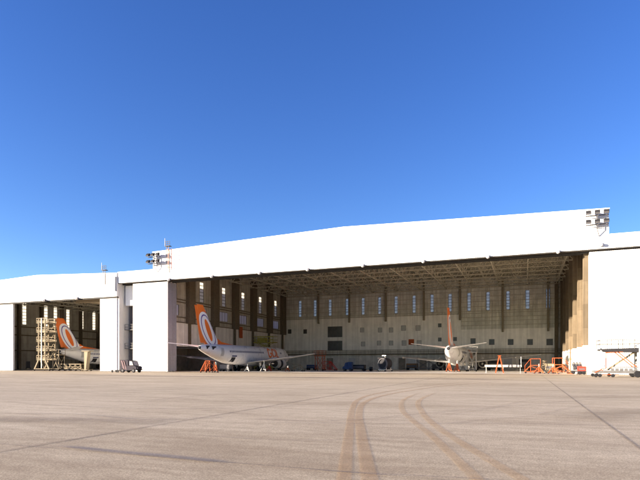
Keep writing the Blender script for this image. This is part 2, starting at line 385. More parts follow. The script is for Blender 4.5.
UL, UR, VB = -2.5, 67.4, 51.9          # interior faces
H1 = empty('aircraft_hangar', (33, 0, 0), 'large white wide-span hangar with low gable front, two airliners in its doorway', 'hangar')
H1.location = (0, 0, 0)
def top1(u): return 21.9 + 1.05 * (1 - abs(u - 32.6) / 37.0)
# front gable
g = MB(); g.prism([(-4.4,16.75),(69.5,16.75),(69.5,top1(69.5)),(32.6,22.95),(-4.4,top1(-4.4))], 'y', -.6, -.15)
g.build('gable_front', M['white_x'], H1)
g = MB(); n = 22
for a, b in (((-4.5, top1(-4.4)+.0), (32.6, 22.95)), ((32.6, 22.95), (69.6, top1(69.5)))):
    g.prism([(a[0],a[1]+.004),(b[0],b[1]+.004),(b[0],b[1]+.13),(a[0],a[1]+.13)], 'y', -.68, -.05)
g.build('coping', M['white_trim'], H1)
MB().box(-12.6, -.6, 16.75, -4.404, -.15, 18.75).build('side_fascia', M['white_x'], H1)
MB().box(69.504, -.6, 16.75, 104, -.15, 18.5).build('side_fascia', M['white_x'], H1)
MB().box(-12.65, -.68, 18.754, -4.41, -.05, 18.84).build('coping', M['white_trim'], H1)
MB().box(69.61, -.68, 18.504, 104, -.05, 18.6).build('coping', M['white_trim'], H1)
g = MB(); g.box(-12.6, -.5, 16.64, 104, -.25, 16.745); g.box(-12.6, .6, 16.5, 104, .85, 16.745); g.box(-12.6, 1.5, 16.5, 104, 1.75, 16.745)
g.build('door_track_shade', M['track_shade'], H1)  # guide rails made dark to draw the fascia's shadow strip above the doors
g = MB(); g.box(-12.6, -.13, 16.75, 104, 2.6, 16.95); g.build('soffit', M['column'], H1)
# roof
g = MB()
g.prism([(-4.4,top1(-4.4)-.02),(32.6,22.93),(69.5,top1(69.5)-.02),(69.5,top1(69.5)-.22),(32.6,22.7),(-4.4,top1(-4.4)-.22)], 'y', -.14, VB+.6)
g.build('roof', M['roofin'], H1)
# back wall
bw = [300,315,330,347,363,379.5,396,414,432,450,469,488,508,527.6,548]
BWX = [U(p, VB) for p in bw]
big = [(U(327.5,VB),U(342.3,VB),ZZ(335,337.2,VB),ZZ(335,326.4,VB)), (U(327.5,VB),U(342.3,VB),ZZ(335,350.8,VB),ZZ(335,340.8,VB))]
sq = [(289.5,331.5,1),(305,331.5,1),(439.7,325.3,.8),(439.7,339.5,.8),(455,339,.8),(473,341,1.1),(491.7,342,1.15),(510.6,342,1.15),(530,342,1.15),(549.7,342,1.25)]
dimw = [(362,330,1),(380,330,1),(391,330,1),(403.5,328,1.1),(418,328,1.1),(363,344,1),(379,343,1),(391,343,1),(404,343,1.1),(419,343,1.1)]
XS = U(461, VB)
upz = 13.4; lowz = 9.7
holes = [(x-.42, x+.42, 14.2, 18.6) for x in BWX]
wall('x', VB, VB+.35, UL-.4, XS, upz, 21.6, holes).build('back_wall_cladding', M['clad_x'], H1)
wall('x', VB-.001, VB+.351, XS+.002, UR+.4, lowz, 21.6, holes).build('back_wall_cladding', M['clad_x'], H1)
sqh = [(U(p,VB)-s*.55, U(p,VB)+s*.55, ZZ(p,y,VB)-s*.6, ZZ(p,y,VB)+s*.6) for p, y, s in sq + dimw]
wall('x', VB+.05, VB+.4, UL-.4, XS-.002, 4.9, upz-.002, big + [h for h in sqh if h[1] < XS]).build('back_wall', M['render'], H1)
wall('x', VB+.05, VB+.4, XS, UR+.4, 4.9, lowz-.002, [h for h in sqh if h[0] > XS]).build('back_wall', M['render'], H1)
MB().prism([(UL-.4,21.605),(UR+.4,21.605),(UR+.4,top1(UR)-.2),(32.6,22.72),(UL-.4,top1(UL)-.2)], 'y', VB, VB+.35).build('back_gable', M['clad_x'], H1)
g = MB(); g.box(UL-.4, VB+.02, 0, UR+.4, VB+.45, 3.7); g.build('plinth_wall', M['lowgrey'], H1)
g = MB(); g.box(UL-.4, VB+.06, 3.702, UR+.4, VB+.4, 4.898); g.build('plinth_wall', M['lowgrey'], H1)
# gallery (walkway with railing) along the back wall
g = MB(); g.box(UL+.02, VB-1.1, 3.75, UR-.02, VB+.0, 3.95)
for k in range(36):
    x = UL + 1 + k * 1.93; g.bar((x, VB-1.05, 3.95), (x, VB-1.05, 4.95), .05)
for z in (4.45, 4.95): g.bar((UL+.05, VB-1.05, z), (UR-.05, VB-1.05, z), .06)
g.build('gallery', M['column'], H1)
for x in BWX: window(H1, 'x', VB+.17, x-.42, x+.42, 14.2, 18.6, 6, M['pane'])
for h in big: window(H1, 'x', VB+.2, *h, 1, M['dark_glass'], M['grey_dark'], 3)
for i, h in enumerate(sqh): window(H1, 'x', VB+.2, *h, 1, M['dark_glass'] if i < len(sq) else M['dim_glass'], None)
h = (U(411.3,VB)-.7, U(411.3,VB)+.7, ZZ(411,342,VB)-.7, ZZ(411,342,VB)+.7)
tag(MB().box(h[0], VB-.03, h[2], h[1], VB+.02, h[3]).build('wall_sign', M['orange']), 'square orange sign high on the back wall of the large hangar', 'sign')
# girts and columns on the back wall
g = MB()
for z in (10.6, 11.6, 12.5): g.box(XS, VB-.12, z, UR, VB-.004, z+.1)
for z in (13.5, 14.0, 15.1, 16.3, 17.5, 18.8, 19.6): g.box(UL, VB-.12, z, UR, VB-.004, z+.09)
g.build('wall_rail', M['steel'], H1)
for p, zb in ((318.7,12.2),(349.6,12.2),(386,12.2),(424,12.2),(460,12.0),(502.7,8.9),(548,8.9)):
    x = U(p, VB); MB().box(x-.22, VB-.55, zb, x+.22, VB-.125, 21.6).build('column', M['steel2'], H1)
for p in (330, 352, 402, 412, 423, 508, 536):
    x = U(p, VB); MB().box(x-.9, VB-.03, .02, x+.9, VB+.018, 2.9).build('door', M['dkwall'] if p % 4 else M['dim_glass'], H1)
# right side wall (interior seen), tan cladding over a white plinth, deep ribs
wy = [VB - 5.5 - k * 8.4 for k in range(6)]
wall('y', UR, UR+.35, 2.5, VB+.45, 4.0, 21.7, [(y-.7, y+.7, 14.2, 18.3) for y in wy] + [(VB-9.0, VB-7.2, 9.0, 11.2)]).build('side_wall', M['clad_tan'], H1)
wall('y', UR-.04, UR+.4, 2.5, VB+.0, 0, 3.998, []).build('side_plinth', M['lowwhite'], H1)
for y in wy: window(H1, 'y', UR+.17, y-.7, y+.7, 14.2, 18.3, 6, M['pane'])
window(H1, 'y', UR+.2, VB-9.0, VB-7.2, 9.0, 11.2, 1, M['dark_glass'])
for k in range(7):
    y = VB - 1.2 - k * 8.2
    MB().box(UR-.75, y-.45, 0 if k < 1 else 4.0, UR-.045, y+.45, 21.5).build('column', M['column'] if k < 1 else M['clad_tan'], H1)
    if k: MB().box(UR-.78, y-.48, 0, UR-.045, y+.48, 3.996).build('column_base', M['lowwhite'], H1)
for k in range(13):   # thin ribs between the columns
    y = VB - 5.3 - k * 3.4
    MB().box(UR-.3, y-.1, 4.05, UR-.01, y+.1, 21.3).build('wall_rib', M['clad_tan'], H1)
MB().box(UR-1.9, VB-1.0, 0, UR-1.2, VB-.2, 20).build('service_duct', M['column'], H1)
# left side wall: bay windows, brown pilasters, cream lower wall, opening to the side bay at floor level
WYS = [U0 for U0 in (3.2, 12.2, 20.6, 29.0, 37.6, 46.2)]
lh = [(y-.75, y+.75, 14.0, 18.2) for y in WYS]
lp = [(y-1.7, y+1.7, 10.7, 12.8) for y in WYS[:]]
lp[0] = (2.6, 4.6, 10.7, 12.8)
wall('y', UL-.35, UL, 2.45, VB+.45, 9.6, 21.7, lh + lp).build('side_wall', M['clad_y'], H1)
wall('y', UL-.4, UL-.05, 2.45, VB, 4.8, 9.598, []).build('side_wall_lower', M['render2'], H1)
wall('y', UL-.42, UL-.03, 17, VB, 0, 4.798, []).build('side_wall_base', M['lowgrey'], H1)
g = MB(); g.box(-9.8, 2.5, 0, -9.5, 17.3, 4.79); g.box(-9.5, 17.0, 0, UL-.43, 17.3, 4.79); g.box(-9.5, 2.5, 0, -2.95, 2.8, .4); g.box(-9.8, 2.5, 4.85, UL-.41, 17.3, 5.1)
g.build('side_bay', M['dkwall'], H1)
for a in lh: window(H1, 'y', UL-.17, *a, 6, M['frosted2'])
for a in lp: window(H1, 'y', UL-.17, *a, 1, M['frosted'], None, 3)
PY = [7.7, 16.4, 24.8, 33.3, 41.9, 49.9]
for y in PY:
    MB().box(UL+.01, y-1.0, 9.3, UL+.9, y+1.0, 21.5).build('pilaster', M['column'], H1)
    MB().box(UL+.01, y-.25, 0 if y > 17 else 4.9, UL+.4, y+.25, 9.298).build('column', M['column'], H1)
g = MB()
for z in (9.35, 10.3, 13.2, 13.7): g.box(UL+.005, 2.5, z, UL+.15, VB-.13, z+.18)
g.build('wall_rail', M['column'], H1)
# link recess between the two hangars
g = MB(); g.box(-12.5, 2.2, 0, -9.85, 2.4, 16.7); g.build('recess_wall', M['grey_sheet'], H1)
g = MB()
g.tube((-10.95, 1.9, 0), (-10.95, 1.9, 16.4), .16, 8); g.tube((-11.9, 2.0, 0), (-11.9, 2.0, 16.4), .07, 6)
g.build('down_pipe', M['grey_dark'], H1)
for z in (4.3, 7.9):
    g = MB(); g.box(-12.45, 1.0, z, -9.86, 2.19, z+.12)
    for x in (-12.4, -11.5, -10.7, -9.9): g.bar((x, 1.05, z+.1), (x, 1.05, z+1.1), .06)
    for dz in (.6, 1.1): g.bar((-12.4, 1.05, z+dz), (-9.9, 1.05, z+dz), .06)
    g.build('service_balcony', M['galv_rail'], H1)
MB().box(-12.2, 1.0, 12.6, -10.3, 2.19, 16.4).build('vent_box', M['white_trim'], H1)
g = MB(); g.box(-9.83, .4, 0, -9.43, 2.45, 16.6); g.build('recess_post', M['column'], H1)
MB().box(-1.497, -.12, .1, -1.45, 2.42, 16.4).build('jamb_shade_panel', M['jamb'], H1)  # cover added over the leaf ends so their shaded side is painted in
# sliding doors
def door_leaf(parent, x0, x1, y, zt, wick=None):
    d = MB().box(x0, y, .08, x1, y+.34, zt).build('sliding_door', M['white_x'], parent)
    f = MB()
    for x in (x0-.02, x1-.13): f.box(x, y-.03, .06, x+.15, y+.37, zt+.01)
    f.build('door_edge', M['white_trim'], d)
    MB().box(x0+.02, y+.02, .0, x1-.02, y+.3, .078).build('bottom_seal', M['black'], d)
    if wick:
        MB().box(wick, y-.035, .25, wick+.95, y-.003, 2.25).build('wicket_door', M['white_trim'], d)
        MB().box(wick+.78, y-.07, 1.15, wick+.86, y-.036, 1.3).build('handle', M['blackp'], d)
    return d
for k in range(3):
    door_leaf(H1, -9.35 - .0*k, -1.5, -.15 + k * .95, 16.47, -2.9 if k == 0 else None)
for j in range(2):
    for k in range(3): door_leaf(H1, 67.3 + j * 10.3, 77.4 + j * 10.3, -.15 + k * .95, 16.47, 68.2 if (k, j) == (0, 0) else None)
# roof trusses
def truss(a, b, zb, zt, n, r):
    m = MB(); a = Vector(a); b = Vector(b)
    P = [a.lerp(b, i / n) for i in range(n + 1)]
    def at(p, z): return (p.x, p.y, z(p) if callable(z) else z)
    m.bar(at(a, zb), at(b, zb), r * 1.3)
    for i in range(n):
        m.bar(at(P[i], zt), at(P[i+1], zt), r * 1.3)
        m.bar(at(P[i], zb), at(P[i].lerp(P[i+1], .5), zt), r); m.bar(at(P[i].lerp(P[i+1], .5), zt), at(P[i+1], zb), r)
    return m
for k in range(12):
    x = UL + 1.2 + k * 6.1
    truss((x, 1.5, 0), (x, VB-.6, 0), 19.7, lambda p: top1(p.x)-.36, 12, .15).build('truss', M['steel'], H1)
for k in range(11):
    y = 3.4 + k * 4.75
    truss((UL+.3, y, 0), (UR-.3, y, 0), 19.62 , lambda p: top1(p.x)-.42, 22, .13).build('cross_truss', M['steel'], H1)
# deep front girder hung behind the gable
truss((-2.2, 1.2, 0), (67.1, 1.2, 0), 17.2, 21.3, 22, .2).build('front_girder', M['steel'], H1)

# ------------------------------------------------------------------ left hangar
H2 = empty('aircraft_hangar', (0, 0, 0), 'smaller lower white hangar on the left, stair tower in its doorway', 'hangar')
L0, L1, LR = -55.0, -12.75, -33.5
def top2(u): return 18.55 + .85 * (1 - abs(u - LR) / 21.5)
MB().prism([(L0,14.25),(L1,14.25),(L1,top2(L1)),(LR,19.4),(L0,top2(L0))], 'y', -.75, -.2).build('gable_front', M['white_x'], H2)
g = MB()
for a, b in (((L0, top2(L0)), (LR, 19.4)), ((LR, 19.4), (L1, top2(L1)))):
    g.prism([(a[0],a[1]+.004),(b[0],b[1]+.004),(b[0],b[1]+.13),(a[0],a[1]+.13)], 'y', -.82, -.1)
g.build('coping', M['white_trim'], H2)
MB().box(L0, -.6, 14.02, L1, -.3, 14.245).build('door_track_shade', M['track_shade'], H2)  # dark rail again paints the shadow line below this lintel
MB().prism([(L0,top2(L0)-.03),(LR,19.37),(L1,top2(L1)-.03),(L1,top2(L1)-.25),(LR,19.1),(L0,top2(L0)-.25)], 'y', -.19, 45).build('roof', M['roofin'], H2)
ly = [U0 for U0 in (8.5, 16.8, 20.4, 26.5, 33.5, 38.5)]
lproj = lambda p: 113.1 / math.tan(YAW - math.atan((p - 320) / F)) - 78.3      # where the left wall is seen
ly = [lproj(p) for p in (25, 46.5, 56, 68.5, 82.5, 94.5)]
hz = [(y-.6, y+.6, 10.9, 16.2) for y in ly]
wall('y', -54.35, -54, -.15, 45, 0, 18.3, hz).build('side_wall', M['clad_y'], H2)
for a in hz: window(H2, 'y', -54.17, *a, 7, M['frosted2'])
wall('x', 45, 45.3, L0+.7, L1-.3, 0, 18.3, [(x-.6, x+.6, 11, 15.5) for x in range(-50, -15, 5)]).build('back_wall', M['clad_x'], H2)
MB().prism([(L0+.7,18.305),(L1-.3,18.305),(LR,19.12)], 'y', 45, 45.3).build('back_gable', M['clad_x'], H2)
for x in range(-50, -15, 5): window(H2, 'x', 45.15, x-.6, x+.6, 11, 15.5, 5, M['pane'])
MB().box(-13.1, -.15, 0, -12.76, 45, 18.3).build('side_wall', M['white_y'], H2)
for k in range(7):
    y = 5 + k * 6.2; MB().box(-53.98, y-.3, 0, -53.2, y+.3, 18).build('column', M['column'], H2)
g = MB()
for z in (4.5, 8.2, 10.2): g.box(-53.99, .2, z, -53.8, 44.9, z+.25)
g.build('wall_rail', M['column'], H2)
for k in range(9): 
    y = 2.5 + k * 5; truss((-53.6, y, 0), (-13.3, y, 0), 15.6, lambda p: top2(p.x)-.4, 14, .16).build('cross_truss', M['steel'], H2)
for k in range(7):
    x = -51 + k * 6; truss((x, 1, 0), (x, 44.5, 0), 15.5, lambda p: top2(p.x)-.45, 10, .16).build('truss', M['steel'], H2)
g = MB(); g.box(-28, 4, 14.1, -16.0, 4.9, 14.9); g.box(-26, 4.9, 14.2, -25.4, 30, 14.8); g.build('crane_beam', M['cream_paint'], H2)
door_leaf(H2, -54.5, -47.8, -.3, 14.0); door_leaf(H2, -47.6, -40.9, -.3, 14.0)
for k in range(2): door_leaf(H2, -17.2, -13.15, -.3 + k*.9, 14.0)
# service ladder and pipe on the front corner post of the low hangar
g = MB(); x = -12.95
for dx in (-.2, .2): g.bar((x+dx, -.95, 2.5), (x+dx, -.95, 8.4), .05)
for k in range(16): g.bar((x-.2, -.95, 2.7+k*.37), (x+.2, -.95, 2.7+k*.37), .035)
g.build('ladder', M['galv'], H2)
MB().tube((-13.0, -.9, 15.2), (-13.0, -.9, 18.0), .14, 8).build('vent_pipe', M['galv'], H2)

# ------------------------------------------------------------------ airliner
K = .91; DM = 16.3
KN = [(-1,-4.1),(8,4.9),(10,10),(22,22),(23,25.2),(40,42.2)]
def _map(t, i, j):
    for a, b in zip(KN, KN[1:]):
        if a[i] <= t <= b[i]: return a[j] + (b[j]-a[j]) * (t-a[i]) / (b[i]-a[i])
    return t
def py(d): return (DM - _map(d, 0, 1)) * K
def fi(e): return _map(e, 1, 0)
ST = [(0,2.95,2.75,.06),(.12,3.2,2.45,.3),(.45,3.5,2.15,.62),(1.0,3.85,1.88,.98),(1.7,4.3,1.66,1.3),(2.4,4.85,1.52,1.55),(3.2,5.2,1.42,1.74),(4.4,5.38,1.36,1.86),(6,5.42,1.35,1.88),
      (12,5.42,1.35,1.88),(20,5.42,1.35,1.88),(22,5.42,1.42,1.87),(24,5.42,1.75,1.8),(26,5.4,2.25,1.62),(28,5.36,2.8,1.32),(30,5.28,3.4,.95),(31.4,5.15,3.85,.62),(32.3,4.95,4.2,.3)]
def prof(d):
    for a, b in zip(ST, ST[1:]):
        if a[0] <= d <= b[0]:
            t = (d - a[0]) / (b[0] - a[0]); return [a[i] + (b[i]-a[i])*t for i in (1,2,3)]
    return list(ST[-1][1:])
def skin(d, z, side, off=.012):     # point on the fuselage side
    zt, zb, hw = prof(d); zc = (zt+zb)/2; hh = (zt-zb)/2
    return ((hw * math.sqrt(max(0, 1 - ((z-zc)/hh)**2)) + off) * side * K, py(d), z * K)
def fin_mat():
    m = mat('tail_livery', (.7,.7,.72), .3, var=.03); nt = m.node_tree; L = nt.links; b = nt.nodes['Principled BSDF']
    tc = _n(nt, 'ShaderNodeTexCoord'); sp = _n(nt, 'ShaderNodeSeparateXYZ'); L.new(tc.outputs['Object'], sp.inputs[0])
    def mt(op, *a):
        n = _n(nt, 'ShaderNodeMath', operation=op)
        for i, q in enumerate(a):
            if isinstance(q, (int, float)): n.inputs[i].default_value = q
            else: L.new(q, n.inputs[i])
        return n.outputs[0]
    zc, yc = 7.2, py(29.55)
    dz = mt('SUBTRACT', sp.outputs['Z'], zc)
    dy = mt('SUBTRACT', mt('SUBTRACT', sp.outputs['Y'], yc), mt('MULTIPLY', dz, -.52))
    def rad(oy, a, h): 
        q = mt('DIVIDE', mt('SUBTRACT', dy, oy), a); t = mt('DIVIDE', dz, h)
        return mt('SQRT', mt('ADD', mt('MULTIPLY', q, q), mt('MULTIPLY', t, t)))
    prev = None; cols = [((.70,.15,.02),None),((.74,.74,.76),rad(0,2.15,3.05)),((.10,.07,.28),rad(-.05,1.62,2.62)),((.74,.74,.76),rad(-.05,1.40,2.40)),((.70,.15,.02),rad(-.05,.62,1.85))]
    rgb = _n(nt, 'ShaderNodeRGB'); rgb.outputs[0].default_value = (*cols[0][0], 1); prev = rgb.outputs[0]
    for c, r in cols[1:]:
        lt = mt('LESS_THAN', r, 1.0); mx = _n(nt, 'ShaderNodeMix', data_type='RGBA'); L.new(lt, mx.inputs['Factor'])
        L.new(prev, mx.inputs['A']); mx.inputs['B'].default_value = (*c, 1); prev = mx.outputs['Result']
    L.new(prev, b.inputs['Base Color']); return m
M['fin'] = fin_mat()
def foil(chord, th):      # closed section, fractions along the chord (0 = leading edge)
    up = [(0,0),(.02,.35),(.1,.75),(.3,1),(.6,.75),(1,.05)]
    return [(x*chord, t*th/2) for x, t in up] + [(x*chord, -t*th/2*.8) for x, t in reversed(up[1:])]
def make_airliner(label, group):
    A = empty('airliner', (0,0,0), label, 'airplane', group=group)
    n = 32; rings = []
    dd = []
    for a, b in zip(ST, ST[1:]):
        k = 3 if b[0]-a[0] < 3 else 4
        dd += [a[0] + (b[0]-a[0])*i/k for i in range(k)]
    dd.append(ST[-1][0])
    for d in dd:
        zt, zb, hw = prof(d); zc = (zt+zb)/2; hh = (zt-zb)/2
        rings.append([(hw*K*math.cos(2*math.pi*k/n), py(d), (zc+hh*math.sin(2*math.pi*k/n))*K) for k in range(n)])
    body = MB().loft(rings).build('fuselage', M['air_white'], A, smooth=True)
    # belly fairing
    MB().loft([[(w_*K*math.cos(2*math.pi*k/20), py(d), (1.75+h_*math.sin(2*math.pi*k/20))*K) for k in range(20)]
               for d, w_, h_ in ((10.8,.5,.2),(12,1.7,.55),(14,2.05,.72),(17,2.05,.72),(19,1.6,.5),(20.5,.4,.15))]).build('belly_fairing', M['air_grey'], body, smooth=True)
    # flight deck windows
    g = MB()
    for s in (-1, 1):
        for d0, d1, z0, z1 in ((2.05,2.55,4.0,4.45),(2.62,3.1,4.05,4.55),(3.16,3.6,4.1,4.5)):
            i = len(g.v); g.v += [skin(d0,z0,s,.02), skin(d1,z0,s,.02), skin(d1,z1,s,.02), skin(d0,z1-.15,s,.02)]; g.f.append((i,i+1,i+2,i+3))
    g.build('cockpit_windows', M['dark_glass'], body)
    for s in (-1, 1):
        for k in range(44):
            e = 3.6 + k * .53
            if 4.6 < e < 12.4: continue
            d, d2 = fi(e), fi(e + .32)
            g = MB(); g.v = [skin(d,3.86,s), skin(d2,3.86,s), skin(d2,4.24,s), skin(d,4.24,s)]; g.f = [(0,1,2,3)]
            g.build('cabin_window', M['stripe'], body)
    def patch_(name, s, d0, d1, z0, z1, m, off=.015):
        g = MB(); k = 5
        for i in range(k+1):
            z = z0 + (z1-z0)*i/k; g.v += [skin(d0, z, s, off), skin(d1, z, s, off)]
            if i: g.f.append((2*i-2, 2*i-1, 2*i+1, 2*i))
        return g.build(name, m, body)
    for s in (-1, 1):
        for d in (4.1, 26.3): patch_('cabin_door', s, d, d+.85, 2.9 if d < 10 else 3.1, 4.7, M['air_grey'], .008)
        patch_('registration_mark', s, fi(24.2), fi(26.0), 3.0, 3.28, M['stripe'])
        patch_('cargo_door', s, 7.2 if s > 0 else 6.5, 8.5, 1.8, 2.6, M['air_grey'], .008)
    patch_('cargo_opening', 1, fi(24.6), fi(26.0), 1.95, 2.9, M['blackp'], .02)
    # lettering on both sides: G O L in orange strokes laid on the skin
    def stroke(g, pts, wd, s, dstart, zc, ddir):
        pts = [(x*1.08, y*1.15) for x, y in pts]
        vs = []
        P = [Vector((x, y)) for x, y in pts]
        for i, c in enumerate(P):
            t = (P[min(i+1,len(P)-1)] - P[max(i-1,0)]).normalized(); nn = Vector((-t.y, t.x)) * wd/2
            for q in (c - nn, c + nn): vs.append(skin(fi(dstart + ddir*q.x), zc + q.y, s, .03))
        i0 = len(g.v); g.v += vs
        for i in range(1, len(P)): g.f.append((i0+2*i-2, i0+2*i-1, i0+2*i+1, i0+2*i))
    arc = lambda cx, r, a0, a1, n=18: [(cx + r*math.cos(R(a0+(a1-a0)*i/n)), r*math.sin(R(a0+(a1-a0)*i/n))) for i in range(n+1)]
    for s in (-1, 1):
        ddir = -1 if s == 1 else 1; dst = 10.7 if s == 1 else 5.4
        g = MB()
        stroke(g, arc(1.0, .78, 45, 325), .42, s, dst, 4.0, ddir); stroke(g, [(1.0,-.05),(1.85,-.05)], .36, s, dst, 4.0, ddir)
        stroke(g, [(1.66,-.05-.11*i) for i in range(6)], .36, s, dst, 4.0, ddir)
        stroke(g, arc(2.9, .78, 0, 360, 26), .42, s, dst, 4.0, ddir)
        stroke(g, [(4.15,.98-.14*i) for i in range(15)], .42, s, dst, 4.0, ddir); stroke(g, [(3.95,-.79),(5.0,-.79)], .40, s, dst, 4.0, ddir)
        g.build('lettering', M['orange_air'], body)
    # tail fin (+ dorsal fillet, rudder)
    def sec_v(d, z, c, th): return [(t*K, py(d + x), z*K) for x, t in foil(c, th)]
    fin = MB().loft([sec_v(24.6,5.25,6.0,.55), sec_v(26.7,6.6,4.9,.5), sec_v(31.2,12.5,1.9,.2)]).build('tail_fin', M['fin'], A, smooth=True)
    MB().loft([sec_v(21.4,5.3,4.2,.06), sec_v(24.9,5.9,1.5,.22), sec_v(26.2,6.45,.6,.2)]).build('dorsal_fin', M['orange_air'], fin, smooth=True)
    MB().loft([sec_v(30.72,5.5,1.3,.12), sec_v(33.12,12.3,.75,.06)]).build('rudder', M['fin'], fin, smooth=True)
    # tailplanes
    for s in (-1, 1):
        def sec_t(x, d, z, c, th): return [(s*x*K, py(d + q), (z+t)*K) for q, t in foil(c, th)]
        tp = MB().loft([sec_t(.5,28.2,4.75,3.9,.42), sec_t(7.1,32.1,5.6,1.4,.12)]).build('tailplane', M['air_white'], A, smooth=True)
        MB().loft([sec_t(1.6,31.75,4.9,.8,.1), sec_t(6.6,33.1,5.52,.5,.05)]).build('elevator', M['air_grey'], tp, smooth=True)
        # wing
        def sec_w(x, d, z, c, th): return [(s*x*K, py(d + q), (z+t)*K) for q, t in foil(c, th)]
        wg = MB().loft([sec_w(1.2,11.3,1.95,8.2,1.05), sec_w(5.3,13.6,2.35,5.2,.62), sec_w(17.0,20.0,3.55,1.5,.16)]).build('wing', M['air_grey'], A, smooth=True)
        for x in (5.0, 8.6, 12.0):
            t = (x-5.3)/11.7; d = 18.4 + (x-5.3)*.25; z = 2.05 + .1*x*.9
            MB().lathe_y([(py(d-1.6),.03),(py(d-.6),.2),(py(d+.6),.2),(py(d+1.7),.03)], s*x*K, (z-.15)*K, 10).build('flap_fairing', M['air_grey'], wg, smooth=True)
        MB().loft([sec_w(2.0,18.9,1.85,1.5,.18), sec_w(11.5,20.6,2.9,.9,.1)]).build('flap', M['air_white'], wg, smooth=True)
        # engine: inlet lip, fan cowl, dark gap of the opened cowl, exhaust
        ex, ez = s*4.83*K, 1.62*K; y0 = py(10.2) + .8
        en = MB().lathe_y([(-1.7,.86),(-1.5,1.02),(-.9,1.06),(-.55,1.05)], ex, ez, 28, y0).build('engine', M['white'], A, smooth=True)
        MB().lathe_y([(-.53,.98),(-.2,1.0),(0,.92),(-.05,.82),(-.5,.78)], ex, ez, 28, y0).build('inlet_lip', M['metal'], en, smooth=True)
        MB().lathe_y([(-2.65,.93),(-2.4,1.0),(-1.72,.99)], ex, ez, 28, y0).build('fan_cowl', M['blackp'], en, smooth=True)
        MB().lathe_y([(-3.55,.84),(-3.2,.93),(-2.66,.98)], ex, ez, 28, y0).build('rear_cowl', M['white'], en, smooth=True)
        MB().lathe_y([(-4.5,.40),(-4.1,.52),(-3.56,.66)], ex, ez, 24, y0).build('exhaust', M['blackp'], en, smooth=True)
        MB().lathe_y([(-5.1,.03),(-4.5,.3)], ex, ez, 16, y0).build('exhaust_cone', M['metal'], en, smooth=True)
        MB().prism([(y0-.9, ez+.85),(y0-4.4, ez+.35),(y0-5.2, ez+.95),(y0-3.2, ez+1.35)], 'x', ex-.13, ex+.13).build('pylon', M['air_white'], en)
        # main gear
        gx = s*2.86*K
        ge = MB().tube((gx,0,.55), (gx,0,1.9), .12, 10).tube((gx,0,1.2), (gx*.35,.1,1.75), .07, 8).tube((gx-.5,0,.52),(gx+.5,0,.52),.08,8).build('landing_gear', M['metal'], A, smooth=True)
        for q in (-.4, .4):
            wh = MB().wheel(gx+q, 0, .53, .53, .36).build('wheel', M['black'], ge, smooth=True)
        MB().box(gx+s*.03, -.5, .9, gx+s*.07, .4, 1.85).build('gear_door', M['air_white'], ge)
    ge = MB().tube((0,py(4.2),.4), (0,py(4.2)-.1,1.5), .09, 10).tube((-.3,py(4.2),.38),(.3,py(4.2),.38),.05,8).build('nose_gear', M['metal'], A, smooth=True)
    for q in (-.22, .22): MB().wheel(q, py(4.2), .37, .36, .2).build('wheel', M['black'], ge, smooth=True)
    # tail cone exhaust
    MB().lathe_y([(py(32.62),.19),(py(32.3),.30)], 0, 4.575*K, 16).build('tail_exhaust', M['blackp'], body, smooth=True)
    return A
gp = 'airliners parked nose-in in the hangars'
P1 = make_airliner('white airliner whose oval-striped orange tail pokes out of the large hangar', gp)
P1.location = (8.6, 11.75, 0)
P2 = dup(P1, (46.6, 32.2, 0), 0, 'white airliner seen tail-on deep in the middle of the large hangar, thin orange fin')
P3 = dup(P1, (-34.9, 22.75, 0), 0, 'white airliner with oval-striped tail inside the smaller left hangar beside the stair tower')

# the shaded airliner has its near tailplane taken off: an open root fitting shows instead
for c in kids(P1):
    if c.name.startswith('tailplane') and c.data.vertices[0].co.x > 0:
        for q in kids(c): D.objects.remove(q)
        D.objects.remove(c)
for dd_, zz_, s_ in ((29.0, 4.6, .55), (30.6, 4.7, .4)):
    g = MB(); zt, zb, hw = prof(dd_); xx = hw * K * .93
    g.box(xx-.25, py(dd_)-s_, zz_*K-.28, xx+.03, py(dd_)+s_, zz_*K+.28); g.build('tailplane_opening', M['blackp'], P1)
